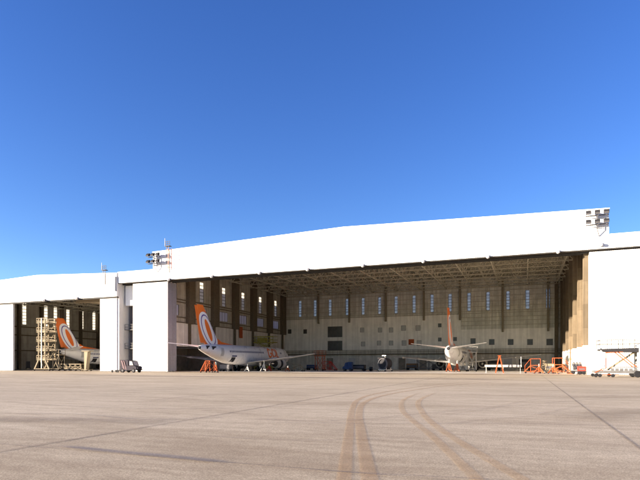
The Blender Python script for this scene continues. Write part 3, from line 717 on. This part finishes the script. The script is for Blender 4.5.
# ------------------------------------------------------------------ ground equipment makers
def stair_tower(x, y, w_, d_, h, rz=0, label='', m=None):
    T = empty('stair_tower', (x, y, 0), label, 'stair tower', rz); m = m or M['cream_paint']
    n = 5; hx, hy = w_/2, d_/2
    for sx in (-1, 1):
        for sy in (-1, 1):
            p = MB(); p.bar((sx*(hx-.7), sy*hy, 2.2), (sx*(hx-.7), sy*hy, h), .2); p.bar((sx*(hx+.5), sy*hy, .25), (sx*(hx-.7), sy*hy, 2.25), .22)
            p.build('leg', m, T)
            MB().wheel(sx*(hx+.5), sy*hy, .2, .2, .14).build('castor', M['black'], T)
    base = MB()
    for sy in (-1, 1): base.bar((-hx-.5, sy*hy, .4), (hx+.5, sy*hy, .4), .12)
    for sx in (-1, 1): base.bar((sx*(hx+.4), -hy, .4), (sx*(hx+.4), hy, .4), .12)
    base.build('base_frame', m, T)
    for k in range(n):
        z = 2.1 + (h - 3.0) * k / (n - 1)
        pl = MB().box(-hx+.3, -hy, z, hx-.3, hy, z+.12).build('platform', m, T)
        r_ = MB()
        for dz in (.55, 1.05):
            for sy in (-1, 1): r_.bar((-hx+.1, sy*hy, z+dz), (hx-.1, sy*hy, z+dz), .09)
            for sx in (-1, 1): r_.bar((sx*(hx-.1), -hy, z+dz), (sx*(hx-.1), hy, z+dz), .09)
        for t in (-1, -.33, .33, 1): r_.bar((t*(hx-.1), -hy, z), (t*(hx-.1), -hy, z+1.05), .07)
        for sy in (-1, 1): r_.box(-hx+.35, sy*hy-.03, z+.12, hx-.35, sy*hy+.03, z+.42)
        r_.build('guard_rail', m, pl)
        z2 = z - (h-3.0)/(n-1) if k else .3
        st = MB(); s = 1 if k % 2 else -1
        for q in (-.45, .45): st.bar((-s*(hx-.9), q-.6, z2), (s*(hx-.9), q-.6, z), .12)
        for i in range(1, 9):
            t = i/9; xx = -s*(hx-.9) + 2*s*(hx-.9)*t; st.box(xx-.14, -1.03, z2+(z-z2)*t-.02, xx+.14, -.17, z2+(z-z2)*t+.02)
        st.build('stair', m, T)
    MB().box(-.18, -hy-.1, .5, .05, -hy-.02, h+.2).build('mast_rail', M['white'], T)
    cr = MB()
    for k in range(4):
        z = 2.2 + (h-3.2)*k/4; cr.bar((-hx+.7, hy, z), (hx-.7, hy, z+2), .07); cr.bar((hx-.7, -hy, z), (-hx+.7, -hy, z+2), .07)
    cr.build('brace', m, T)
    return T
def dock(x, y, w_, d_, h, rz, label, m, mdeck=None, legs=2, name='work_dock', rails=True, wheels=True, cat='work platform'):
    T = empty(name, (x, y, 0), label, cat, rz)
    hx, hy = w_/2, d_/2
    for i in range(legs):
        for sy in (-1, 1):
            xx = -hx + .15 + (w_-.3)*i/(legs-1); MB().bar((xx, sy*(hy-.1), .1), (xx, sy*(hy-.1), h), .12).build('leg', m, T)
            if wheels: MB().wheel(xx, sy*(hy-.1), .16, .16, .12).build('castor', M['black'], T)
    MB().box(-hx, -hy, h, hx, hy, h+.14).build('deck', mdeck or m, T)
    b = MB()
    for i in range(legs-1):
        xa = -hx+.15+(w_-.3)*i/(legs-1); xb = -hx+.15+(w_-.3)*(i+1)/(legs-1)
        for sy in (-1, 1): b.bar((xa, sy*(hy-.1), .4), (xb, sy*(hy-.1), h-.2), .07); b.bar((xb, sy*(hy-.1), .4), (xa, sy*(hy-.1), h-.2), .07)
        for sy in (-1, 1): b.bar((xa, sy*(hy-.1), .4), (xb, sy*(hy-.1), .4), .08)
    for xx in (-hx+.15, hx-.15): b.bar((xx, -hy+.1, .4), (xx, hy-.1, .4), .08)
    b.build('brace', m, T)
    if rails:
        r_ = MB()
        for dz in (.65, 1.15):
            for sy in (-1, 1): r_.bar((-hx, sy*hy, h+dz), (hx, sy*hy, h+dz), .06)
            r_.bar((-hx, -hy, h+dz), (-hx, hy, h+dz), .06)
        k = max(2, int(w_/1.2))
        for i in range(k+1):
            for sy in (-1, 1): r_.bar((-hx+w_*i/k, sy*hy, h+.14), (-hx+w_*i/k, sy*hy, h+1.15), .06)
        r_.build('guard_rail', m, T)
    return T
def steps(x, y, h, rz, label, m, w_=1.2, rails=True, group=None):
    """rolling access steps: inclined flight up to a small landing on a braced frame"""
    T = empty('access_steps', (x, y, 0), label, 'access steps', rz, group)
    run = h * .75
    st = MB()
    for q in (-w_/2, w_/2): st.bar((-run-.5, q, .25), (-.5, q, h), .1)
    st.build('stringer', m, T)
    n = int(h/.26); tr = MB()
    for i in range(1, n):
        t = i/n; tr.box(-run-.5+run*t-.13, -w_/2, .25+(h-.25)*t, -run-.5+run*t+.13, w_/2, .25+(h-.25)*t+.04)
    tr.build('tread', m, T)
    MB().box(-.55, -w_/2-.05, h, .9, w_/2+.05, h+.09).build('landing', m, T)
    for sy in (-1, 1):
        for xx in (-.5, .85): MB().bar((xx, sy*w_/2, .15), (xx, sy*w_/2, h), .09).build('leg', m, T)
    b = MB()
    for sy in (-1, 1):
        b.bar((-.5, sy*w_/2, .3), (.85, sy*w_/2, h*.55), .06); b.bar((.85, sy*w_/2, h*.5), (-.5, sy*w_/2, h-.1), .06); b.bar((-run-.5, sy*w_/2, .25), (.85, sy*w_/2, .25), .09)
    b.build('brace', m, T)
    for sy in (-1, 1):
        for xx in (-run-.3, .85): MB().wheel(xx, sy*(w_/2+.08), .14, .14, .1, 'y').build('castor', M['black'], T)
    if rails:
        r_ = MB()
        for sy in (-1, 1):
            r_.bar((-run-.4, sy*w_/2, 1.2), (-.5, sy*w_/2, h+1.05), .06); r_.bar((-.5, sy*w_/2, h+1.05), (.9, sy*w_/2, h+1.05), .06)
            for xx, z in ((-.5, h), (.9, h)): r_.bar((xx, sy*w_/2, z), (xx, sy*w_/2, z+1.05), .06)
            r_.bar((-run-.4, sy*w_/2, .3), (-run-.4, sy*w_/2, 1.2), .06)
        r_.build('hand_rail', m, T)
    return T
def jack(x, y, h, label, m, r=.75, rz=0, group=None):
    """tripod jack: three splayed legs, ring brace, central ram with a screw head"""
    T = empty('tripod_jack', (x, y, 0), label, 'tripod jack', rz, group)
    MB().tube((0,0,.35),(0,0,h*.75),.13,12).build('cylinder', m, T, smooth=True)
    MB().tube((0,0,h*.75),(0,0,h),.06,10).tube((0,0,h),(0,0,h+.06),.11,10).build('ram', M['metal'], T, smooth=True)
    for k in range(3):
        a = R(90 + 120*k); c, s_ = math.cos(a), math.sin(a)
        MB().bar((c*.1, s_*.1, h*.7), (c*r, s_*r, .08), .09).bar((c*.1, s_*.1, .45), (c*r*.95, s_*r*.95, .12), .07).build('leg', m, T)
        MB().tube((c*r, s_*r, 0), (c*r, s_*r, .09), .16, 12).build('foot_pad', M['blackp'], T)
    return T
def aframe(x, y, h, w_, rz, label, m):
    T = empty('trestle_ladder', (x, y, 0), label, 'trestle ladder', rz)
    for s in (-1, 1):
        g = MB()
        for q in (-.32, .32): g.bar((s*w_/2, q*1.3, .0), (s*.05, q, h), .09)
        for i in range(1, int(h/.3)):
            t = i*.3/h; g.bar((s*(w_/2*(1-t)+.05*t), -.32*(1.3-.3*t), h*t), (s*(w_/2*(1-t)+.05*t), .32*(1.3-.3*t), h*t), .05)
        g.build('ladder_frame', m, T)
    MB().box(-.25, -.4, h, .25, .4, h+.06).build('top_tread', m, T)
    MB().bar((-w_/4, .35, h/2), (w_/4, .35, h/2), .04).bar((-w_/4, -.35, h/2), (w_/4, -.35, h/2), .04).build('spreader', M['galv'], T)
    return T
def cart(x, y, l, w_, h, label, m, rz=0, cargo=None, name='equipment_cart', cat='cart'):
    T = empty(name, (x, y, 0), label, cat, rz)
    MB().box(-l/2, -w_/2, .38, l/2, w_/2, .5).build('chassis', M['blackp'], T)
    b = MB(); b.box(-l/2+.05, -w_/2+.05, .504, l/2-.05, w_/2-.05, h); b.build('cabinet', m, T, bevel=.04)
    MB().box(-l/2+.2, -w_/2+.02, .65, l/2-.2, -w_/2+.048, h*.75).build('access_panel', M['grey_dark'], T)
    for sx in (-1, 1):
        for sy in (-1, 1): MB().wheel(sx*(l/2-.3), sy*(w_/2-.05), .24, .24, .14, 'y').build('wheel', M['black'], T, smooth=True)
    MB().bar((-l/2, 0, .42), (-l/2-.9, 0, .35), .06).bar((-l/2-.9, -.15, .35), (-l/2-.9, .15, .35), .05).build('tow_bar', M['blackp'], T)
    if cargo: cargo(T)
    return T

# left hangar doorway
stair_tower(U(47,.9), .9, 3.2, 2.4, 10.6, 0, 'tall cream wheeled stair tower in the doorway of the left hangar')
dock(U(57,1.2), 1.6, 1.9, 1.6, 3.2, 0, 'cream low work dock right of the stair tower, two pairs of legs', M['cream_paint'], legs=2)
dock(U(72,2.5), 2.8, 6.0, 1.8, 1.3, 0, 'long low cream dock under the airliner in the left hangar', M['cream_paint'], legs=5, rails=False)
g = empty('support_stand', (U(86,1.0), 1.2, 0), 'thick tapered cream pillar on wheels near the right door of the left hangar', 'support stand')
MB().prism([(-.3,.25),(.2,.25),(.7,3.9),(-.35,3.9)], 'y', -.4, .4).build('pillar', M['cream_paint'], g, bevel=.05)
MB().box(-.8,-.6,3.904,1.2,.6,4.05).build('platform', M['cream_paint'], g)
for sx in (-.6, .6):
    for sy in (-.5,.5): MB().wheel(sx, sy, .2, .2, .15).build('castor', M['black'], g)
MB().box(-.8,-.7,.2,.8,.7,.3).build('base_frame', M['cream_paint'], g)
for i, (p, y, l) in enumerate(((25, 14, 'left one of two dark equipment cabinets deep in the left hangar'), (33, 18, 'right one of two dark equipment cabinets deep in the left hangar'))):
    cart(U(p, y), y, 2.4, 1.2, 2.0 + i*.4, l, M['grey_dark'], name='equipment_cabinet', cat='cabinet')
# yellow nose machine beside plane
# vehicle in front of the recess: dark tow tractor with its little trailer
def tractor(x, y, rz, label, m, band):
    T = empty('tow_tractor', (x, y, 0), label, 'tow tractor', rz)
    MB().prism([(-1.7,.38),(1.55,.38),(1.75,.55),(1.75,.95),(1.35,1.12),(-1.7,1.12)], 'y', -.75, .75).build('body', m, T, bevel=.03)
    MB().prism([(-1.68,1.125),(.05,1.125),(.05,2.0),(-.2,2.12),(-1.68,2.12)], 'y', -.7, .7).build('rear_box', m, T, bevel=.03)
    MB().prism([(.12,1.125),(1.2,1.125),(.85,1.95),(.12,2.05)], 'y', -.66, .66).build('cab', m, T, bevel=.03)
    g_ = MB(); g_.prism([(.3,1.25),(1.0,1.25),(.78,1.82),(.3,1.87)], 'y', -.675, -.662); g_.build('side_glass', M['pane'], T)
    g_ = MB(); g_.prism([(1.215,1.2),(.895,1.9),(.885,1.9),(1.205,1.2)], 'y', -.58, .58); g_.build('windscreen', M['dim_glass'], T)
    MB().prism([(-.95,.5),(-.65,.5),(-1.15,2.0),(-1.45,2.0)], 'y', -.775, -.755).build('stripe', band, T)
    MB().prism([(-.45,.5),(-.25,.5),(-.75,2.0),(-.95,2.0)], 'y', -.775, -.755).build('stripe', band, T)
    for sx in (-1.1, 1.15):
        for sy in (-.68, .68): 
            w_ = MB().wheel(sx, sy, .36, .36, .26, 'y').build('wheel', M['black'], T, smooth=True)
            MB().tube((sx, sy-.14 if sy < 0 else sy+.14, .36), (sx, sy, .36), .17, 12).build('hub', M['grey_dark'], w_)
    for sy in (-.5, .5): MB().tube((1.74, sy, .75), (1.79, sy, .75), .1, 12).build('headlight', M['white'], T)
    MB().box(1.7,-.72,.42,1.84,.72,.54).build('bumper', M['black'], T)
    return T
tx = U(131, -8.5)
tractor(tx, -8.5, 0, 'dark purple-grey tow tractor with pale slanted stripes, facing right before the grey recess', M['purple'], M['pink_grey'])
T = empty('towed_dolly', (tx - 3.0, -8.5, 0), 'low black flat dolly hitched behind the dark tow tractor', 'dolly')
MB().box(-.9,-.5,.32,.9,.5,.42).build('deck', M['blackp'], T)
for sx in (-.6,.6):
    for sy in (-.45,.45): MB().wheel(sx, sy, .2, .2, .14, 'y').build('wheel', M['black'], T)
MB().bar((.9,0,.36),(1.25,0,.36),.07).build('tow_bar', M['blackp'], T)

# around airliner 1
steps(U(210,-3.2), -3.4, 1.9, R(90), 'orange steps under the tail of the shaded airliner', M['orange'], .9, False)
jack(U(216,-2), -2.0, 1.7, 'dark orange tripod jack standing just right of the orange steps under the tail', M['orange'], .6)
cart(U(225,6), 6.3, 2.2, 1.2, 1.3, 'dark ground power cart behind the airliner tail, left of its main wheels', M['grey_dark'])
jack(U(247,6), 6.2, 1.3, 'white tripod jack under the airliner belly between its main wheels', M['white'], .6)
jack(U(265,9), 8.6, 1.9, 'white tripod jack under the right wing root of the shaded airliner', M['white'], .7)
jack(U(268,12), 12.6, 1.4, 'red tripod jack left of the shaded airliner engine', M['red'], .6)
steps(U(296,13), 13.5, 1.3, R(180), 'small cream step stand just right of the shaded airliner engine', M['cream_paint'], .8, False)
jack(U(289,12), 11.5, 1.0, 'short orange tripod jack in front of the airliner engine inlet', M['orange'], .5)
T = empty('scissor_lift', (U(262,33), 34.5, 0), 'yellow-green raised lift platform behind the nose of the shaded airliner', 'lift')
MB().box(-2.6,-1,.35,2.6,1,.9).build('chassis', M['yellow'], T)
g = MB()
for k in range(4):
    for sy in (-.8,.8):
        g.bar((-2,sy,.9+k*1.4),(2,sy,2.3+k*1.4),.14); g.bar((2,sy,.9+k*1.4),(-2,sy,2.3+k*1.4),.14)
g.build('scissor_arms', M['yellow'], T)
MB().box(-2.8,-1.2,6.5,2.8,1.2,6.7).build('platform', M['yellow'], T)
g = MB()
for k in range(8): g.bar((-2.8+.8*k,-1.2,6.7),(-2.8+.8*k,-1.2,8.0),.1)
for z in (7.2,8.0): g.bar((-2.8,-1.2,z),(2.8,-1.2,z),.12); g.bar((-2.8,1.2,z),(2.8,1.2,z),.12)
g.box(-1.6,-.9,6.7,.4,.6,7.7)
g.build('guard_rail', M['yellow'], T)
for sx in (-1.9,1.9):
    for sy in (-.9,.9): MB().wheel(sx, sy, .35, .35, .25, 'y').build('wheel', M['black'], T)
tag(MB().box(UL+.16, 26.9, 7.4, UL+.25, 28.3, 10.0).build('wall_banner', M['orange']), 'small upright orange banner on the left inner wall above the shaded airliner', 'banner')
# centre
TT = dock(U(320,22), 22, 1.9, 1.6, 3.0, R(0), 'red-orange scaffold stand with cross braces, right of the shaded airliner wing tip', M['orange'], name='scaffold_stand', rails=True)
steps(U(325.5,23), 24.5, 1.9, R(180), 'dark red steps leaning beside the red-orange scaffold stand', M['red'], .9, False)
q = tractor(U(348,20), 20, R(180), 'small blue aircraft tug in the middle of the large hangar', M['blue'], M['white']); q.scale = (.55,.7,.85)
cart(U(357.5,22), 22, 3.3, 1.4, 1.25, 'long low black cart right of the blue tug', M['blackp'])
cart(U(371,20), 20, .7, .6, .85, 'tiny dark box cart alone between the black cart and the spare engine', M['blackp'], name='tool_box_cart')
cart(U(310,30), 31, 2.2, 1.2, 1.2, 'low blue cart near the back, left of the red-orange scaffold stand', M['blue'])
T = empty('spare_engine', (U(385,18), 18, 0), 'black-cowled jet engine with bright crescent inlet on a low stand in mid hangar', 'engine', R(160))
MB().lathe_y([(-1.4,.7),(-.9,1.05),(.1,1.15),(.75,1.1)], 0, 1.45, 28).build('cowl', M['blackp'], T, smooth=True)
MB().lathe_y([(-1.9,.35),(-1.41,.6)], 0, 1.45, 20).build('exhaust', M['metal'], T, smooth=True)
MB().lathe_y([(-.05,.0),(-.051,.95),(.751,1.1),(.9,1.0),(.95,.9),(.8,.86),(-.04,.84)], 0, 1.45, 28).build('inlet_lip', M['grey_dark'], T, smooth=True)
MB().loft([[(s*(1.0+.35*t), y, 1.9+.75*t) for t in (0,.5,1)] for s in (1,) for y in (-.8,.6)], cap=False, closed=False).build('open_cowl', M['white'], T)
g = MB()
for sx in (-.8,.8):
    g.bar((sx,-1.2,.3),(sx,1.1,.3),.12); g.bar((sx,-.8,.3),(sx*.8,-.5,1.2),.1); g.bar((sx,.8,.3),(sx*.8,.5,1.1),.1)
g.bar((-.8,-1.2,.3),(.8,-1.2,.3),.12); g.bar((-.8,1.1,.3),(.8,1.1,.3),.12); g.bar((0,-.2,2.5),(0,.3,3.0),.14); g.bar((-.4,.3,3.0),(.4,.3,3.0),.12)
g.build('stand', M['galv'], T)
for sx in (-.8,.8):
    for sy in (-1.1,1.0): MB().wheel(sx, sy, .17, .17, .12).build('castor', M['black'], T)
# around airliner 2
jack(U(449,18), 18.2, 2.2, 'left orange tripod jack under the tail of the airliner seen tail-on', M['orange'], .6)
jack(U(457,19), 19.2, 2.0, 'right orange tripod jack under the tail of the airliner seen tail-on', M['orange'], .6)
dock(U(463,24), 24.0, 1.6, 1.6, 2.7, 0, 'narrow white work stand just right of the tail-on airliner fuselage', M['white'], name='work_stand')
dock(U(472,25), 25.4, 1.8, 1.6, 3.6, 0, 'taller white work stand beside the right wing root of the tail-on airliner', M['white'], name='work_stand')
dock(U(428,34), 35, 5.2, 1.6, 2.2, 0, 'low dark work platform under the left wing of the tail-on airliner', M['grey_dark'], legs=3, rails=False)
cart(U(494,36), 37, 2.6, 1.5, 2.1, 'tall black equipment cabinet behind the orange trestle ladder', M['blackp'], name='equipment_cabinet', cat='cabinet')
cart(U(483,38), 38, 3.0, 1.5, 1.9, 'wide black equipment cabinet under the right wing, left of the tall one', M['blackp'], name='equipment_cabinet', cat='cabinet')
cart(U(525,38), 38, 2.4, 1.5, 2.4, 'black equipment cabinet right of the long white beam, near the back wall', M['blackp'], name='equipment_cabinet', cat='cabinet')
cart(U(412,40), 40, 2.5, 1.4, 1.5, 'brown wooden crate cart against the back wall left of the tail-on airliner', M['wood'], name='crate_cart')
cart(U(437,38), 38, 2.1, 1.4, 1.3, 'small grey equipment cabinet behind the left engine of the tail-on airliner', M['grey_dark'], name='equipment_cabinet', cat='cabinet')
aframe(U(499.5,9), 9, 2.75, 1.2, R(8), 'orange trestle ladder standing at the long white beam', M['orange'])
T = empty('beam_barrier', (U(503,10.5), 10.6, 0), 'long white horizontal beam on posts crossing behind the orange trestle ladder', 'barrier')
MB().box(-2.8,-.14,.95,2.8,.14,1.3).build('beam', M['white'], T)
for x in (-2.6, 0, 2.6): MB().bar((x,0,0),(x,0,.95),.1).box(x-.05,-.45,0,x+.05,.45,.08).build('post', M['white'], T)
MB().bar((2.7,0,1.3),(2.7,0,2.6),.1).build('end_mast', M['white'], T)
# right side clutter, sunlit
steps(U(534,8), 8.0, 1.2, R(0), 'bright orange low steps, leftmost of the sunlit equipment by the right door', M['orange'], .9)
jack(U(539,7), 7.2, 1.4, 'orange tripod jack in front of the leftmost bright orange steps', M['orange'], .8)
aframe(U(545,9), 9.4, 1.9, 1.2, R(20), 'short pale cream trestle ladder between the orange steps near the right door', M['cream_paint'])
steps(U(560,7), 7.6, 1.3, R(160), 'orange steps facing right, left of the tall brown post', M['orange'], .9)
jack(U(553,6), 6.2, 1.3, 'orange tripod jack left of the right-facing orange steps', M['orange'], .8)
cart(U(550,12), 12, 1.5, 1.0, 1.5, 'pale cream cabinet cart behind the orange tripod jacks near the right door', M['cream_paint'])
T = empty('post', (U(570.5,5), 5.4, 0), 'tall thin orange-brown post with a small arm beside the white machine', 'post')
MB().bar((0,0,0),(0,0,3.6),.16).build('shaft', M['wood'], T); MB().box(-.4,-.3,0,.4,.3,.12).build('foot', M['orange'], T)
MB().bar((-.5,0,3.1),(.5,0,3.1),.09).build('arm', M['wood'], T)
T = cart(U(577,5.5), 5.5, 1.6, 1.2, 1.9, 'white service machine with black hoses beside the tall brown post', M['white'], name='service_machine', cat='machine')
g = MB()
for k in range(3):
    g.path([(-.5+.4*k,-.62,1.7),(-.65+.4*k,-.75,1.3),(-.35+.4*k,-.75,.9),(-.5+.4*k,-.64,.6)], .045)
g.build('hose', M['black'], T)
cart(66.45, 1.3, 1.1, .9, 1.15, 'red cabinet cart against the right door edge', M['red'])
jack(U(581,3.6), 3.7, 1.0, 'short red tripod jack left of the red cabinet cart', M['red'], .5)
tag(MB().bar((67.0,4.6,0),(67.0,4.6,4.2),.14).bar((66.8,4.6,4.2),(67.2,4.6,4.2),.14).build('hydrant_pipe', M['red']), 'thin red upright pipe on the right inner wall by the door', 'pipe')

# mobile dock in front of the right doors
VD = -12.0
dx0 = U(596.5, VD)
T = empty('mobile_dock', (dx0, VD, 0), 'large white mobile maintenance dock with orange braces in front of the right hangar door', 'maintenance dock', R(0))
Ld = 9.5
MB().prism([(.35,3.05),(1.2,2.85),(Ld,2.72),(Ld,3.35),(4.8,3.3),(.35,3.18)], 'y', -.2, 2.6).build('deck', M['blackp'], T, bevel=.02)
g = MB()
for yy in (-.25, 2.65):
    for z in (3.75, 4.2): g.bar((.3,yy,z),(Ld,yy,z),.07)
    for k in range(9): g.bar((.3+1.14*k,yy,3.2),(.3+1.14*k,yy,4.2),.06)
for z in (3.75,4.2): g.bar((.3,-.25,z),(.3,2.65,z),.07)
g.build('guard_rail', M['galv_rail'], T)
for xx in (.45, 4.25, 8.2):
    for yy in (-.1, 2.4):
        MB().bar((xx,yy,.35),(xx,yy,3.3 if xx < 4 else 3.9),.16 if xx < 4 else .26).build('leg', M['white'], T)
g = MB()
for yy in (-.1, 2.4):
    g.box(-.2,yy-.09,.45,Ld,yy+.09,.72); g.box(1.6,yy-.06,1.1,Ld,yy+.06,1.2)
g.box(-.2,-.1,.45,0,2.4,.7); g.box(4.2,-.1,.45,4.4,2.4,.7)
g.build('base_frame', M['galv_rail'], T)
for a, b, q in (((1.75,-.15,2.85),(3.55,-.15,1.15),.10),((2.1,-.15,2.85),(3.9,-.15,1.15),.10),((.9,-.15,2.75),(2.6,-.15,2.82),.10),((1.0,-.15,1.1),(.5,-.15,.7),.08),
                ((.95,-.15,2.75),(.95,-.15,1.0),.07),((-.2,-.2,.5),(.75,-.2,1.05),.08),((-.1,-.25,.3),(2.2,-.25,.3),.07)):
    MB().bar(a, b, q).build('brace', M['orange'], T)
g = MB()
for k in range(7): g.box(1.4+.45*k,-.15,.75+.0*k,1.75+.45*k,-.12,1.02)
g.build('control_panel', M['galv_rail'], T)
st = MB()
for q in (.5, 1.4): st.bar((1.2,q,.8),(4.0,q,2.9),.12)
for i in range(9): t = (i+.5)/9; st.box(1.2+2.8*t-.14,.5,.8+2.1*t,1.2+2.8*t+.14,1.4,.84+2.1*t)
st.build('stair', M['cream_paint'], T)
for xx, rr in ((-.1,.2),(.3,.2),(1.6,.2),(4.0,.38),(4.5,.28),(8.2,.4)):
    for yy in (-.3, 2.6): MB().wheel(xx, yy, rr, rr, .2, 'y').build('wheel', M['black'], T, smooth=True)

# ------------------------------------------------------------------ lights and masts on the buildings
def flood_cluster(x, z, n, label, y=-.62):
    T = empty('floodlight_cluster', (x, y, z), label, 'floodlights')
    MB().bar((0,-.7,-1.1),(0,-.7,1.1),.1).bar((0,0,-.9),(0,-.7,-.9),.1).bar((0,0,.4),(0,-.7,.4),.1).bar((0,-.7,-1.1),(.3,-.02,-2.0),.08).build('bracket', M['grey_dark'], T)
    for zz in (-.55, .65): MB().box(-1.35,-.85,zz-.09,1.35,-.55,zz+.0).build('cross_arm', M['grey_dark'], T)
    for zz in (-.55, .65):
        for k in range(n):
            xx = -1.05 + 2.1*k/(n-1)
            f_ = MB().prism([(-1.25,zz+.0),(-.85,zz+.1),(-.72,zz+.62),(-1.05,zz+.60),(-1.38,zz+.22)], 'x', xx-.30, xx+.30).build('floodlight', M['blackp'], T, bevel=.02)
            MB().prism([(-1.27,zz+.015),(-1.40,zz+.215),(-1.41,zz+.21),(-1.28,zz+.01)], 'x', xx-.27, xx+.27).build('lens', M['grey_dark'], f_)
    return T
flood_cluster(68.05, 20.4, 3, 'two rows of floodlights on the right top corner of the large hangar')
flood_cluster(-3.6, 20.3, 3, 'two rows of floodlights on the left top corner of the large hangar')
def mast(x, z0, z1, label, cage, y=-.9):
    T = empty('antenna_mast', (x, y, z0), label, 'mast')
    h = z1 - z0
    for dx in (-.25, .25): MB().bar((dx,0,0),(dx,0,h),.07).build('rail', M['cream_paint'], T)
    g = MB()
    for k in range(int(h/.4)): g.bar((-.25,0,.2+k*.4),(.25,0,.2+k*.4),.045)
    g.build('rung', M['cream_paint'], T)
    MB().box(-.5,-.2,h,.5,.5,h+.1).build('platform', M['grey_dark'], T)
    g = MB()
    for q in (-.45,0,.45): g.bar((q,0,h+.1),(q,0,h+.9),.06)
    for z in (.5,.9): g.bar((-.45,0,h+z),(.45,0,h+z),.06)
    g.build('guard_rail', M['grey_dark'], T)
    MB().bar((-.6,0,h),(-.6,0,h+1.5),.06).build('antenna', M['white'], T)
    if cage:
        g = MB()
        for k in range(5): 
            g.path([(.75+.4*math.cos(a_), -.4+.4*math.sin(a_), .8+k*.8) for a_ in [i*math.pi/4 for i in range(9)]], .025, 4)
        for a_ in (0,1.6,3.1,4.7): g.bar((.75+.4*math.cos(a_),-.4+.4*math.sin(a_),.4),(.75+.4*math.cos(a_),-.4+.4*math.sin(a_),4.2),.04)
        g.build('safety_cage', M['faded_red'], T)
    return T
mast(-.9, 18.0, 22.7, 'ladder mast with small top railing beside the left floodlights of the large hangar', True)
mast(U(104.5,-.9), 16.6, 19.3, 'short ladder mast with railing on the right end of the left hangar roof', False, -1.0)
lamps = [(169.6, 'first lintel lamp from the left, over the left door leaf of the large hangar'), (212.5, 'second lintel lamp from the left on the large hangar, above the striped airliner tail'),
         (260, 'third lintel lamp from the left on the large hangar'), (308, 'fourth lintel lamp from the left on the large hangar'),
         (363.2, 'fifth lintel lamp from the left on the large hangar'), (423.5, 'sixth lintel lamp from the left on the large hangar'),
         (488, 'seventh lintel lamp from the left on the large hangar'), (558, 'eighth lintel lamp from the left on the large hangar, near the right jamb'),
         (601, 'lintel lamp over the right door leaf of the large hangar, below the floodlights')]
def lintel_lamp(x, y, z, label):
    T = empty('wall_lamp', (x, y, z), label, 'lamp', group='small lamps along the hangar lintels')
    MB().tube((0,.015,-.02),(0,-.12,-.02),.27,16).build('backplate', M['grey_dark'], T)
    MB().loft([[(.23*math.sin(a)*math.cos(t), -.34+.23*math.sin(a)*math.sin(t), -.06+.23*math.cos(a)) for t in [k*math.pi/6 for k in range(12)]] for a in [.2+.39*q for q in range(8)]]).build('globe', M['white_trim'], T, smooth=True)
    return T
L_ = None
for p, lb in lamps:
    x = U(p, -.62); z = 16.72 if p < 590 else 17.25
    L_ = lintel_lamp(x, -.62, z, lb) if L_ is None else dup(L_, (x, -.62, z), 0, lb)
for p, lb in ((45, 'left one of two lamps on the lintel of the left hangar'), (77.5, 'right one of two lamps on the lintel of the left hangar')):
    dup(L_, (U(p, -.77), -.77, 14.3), 0, lb)
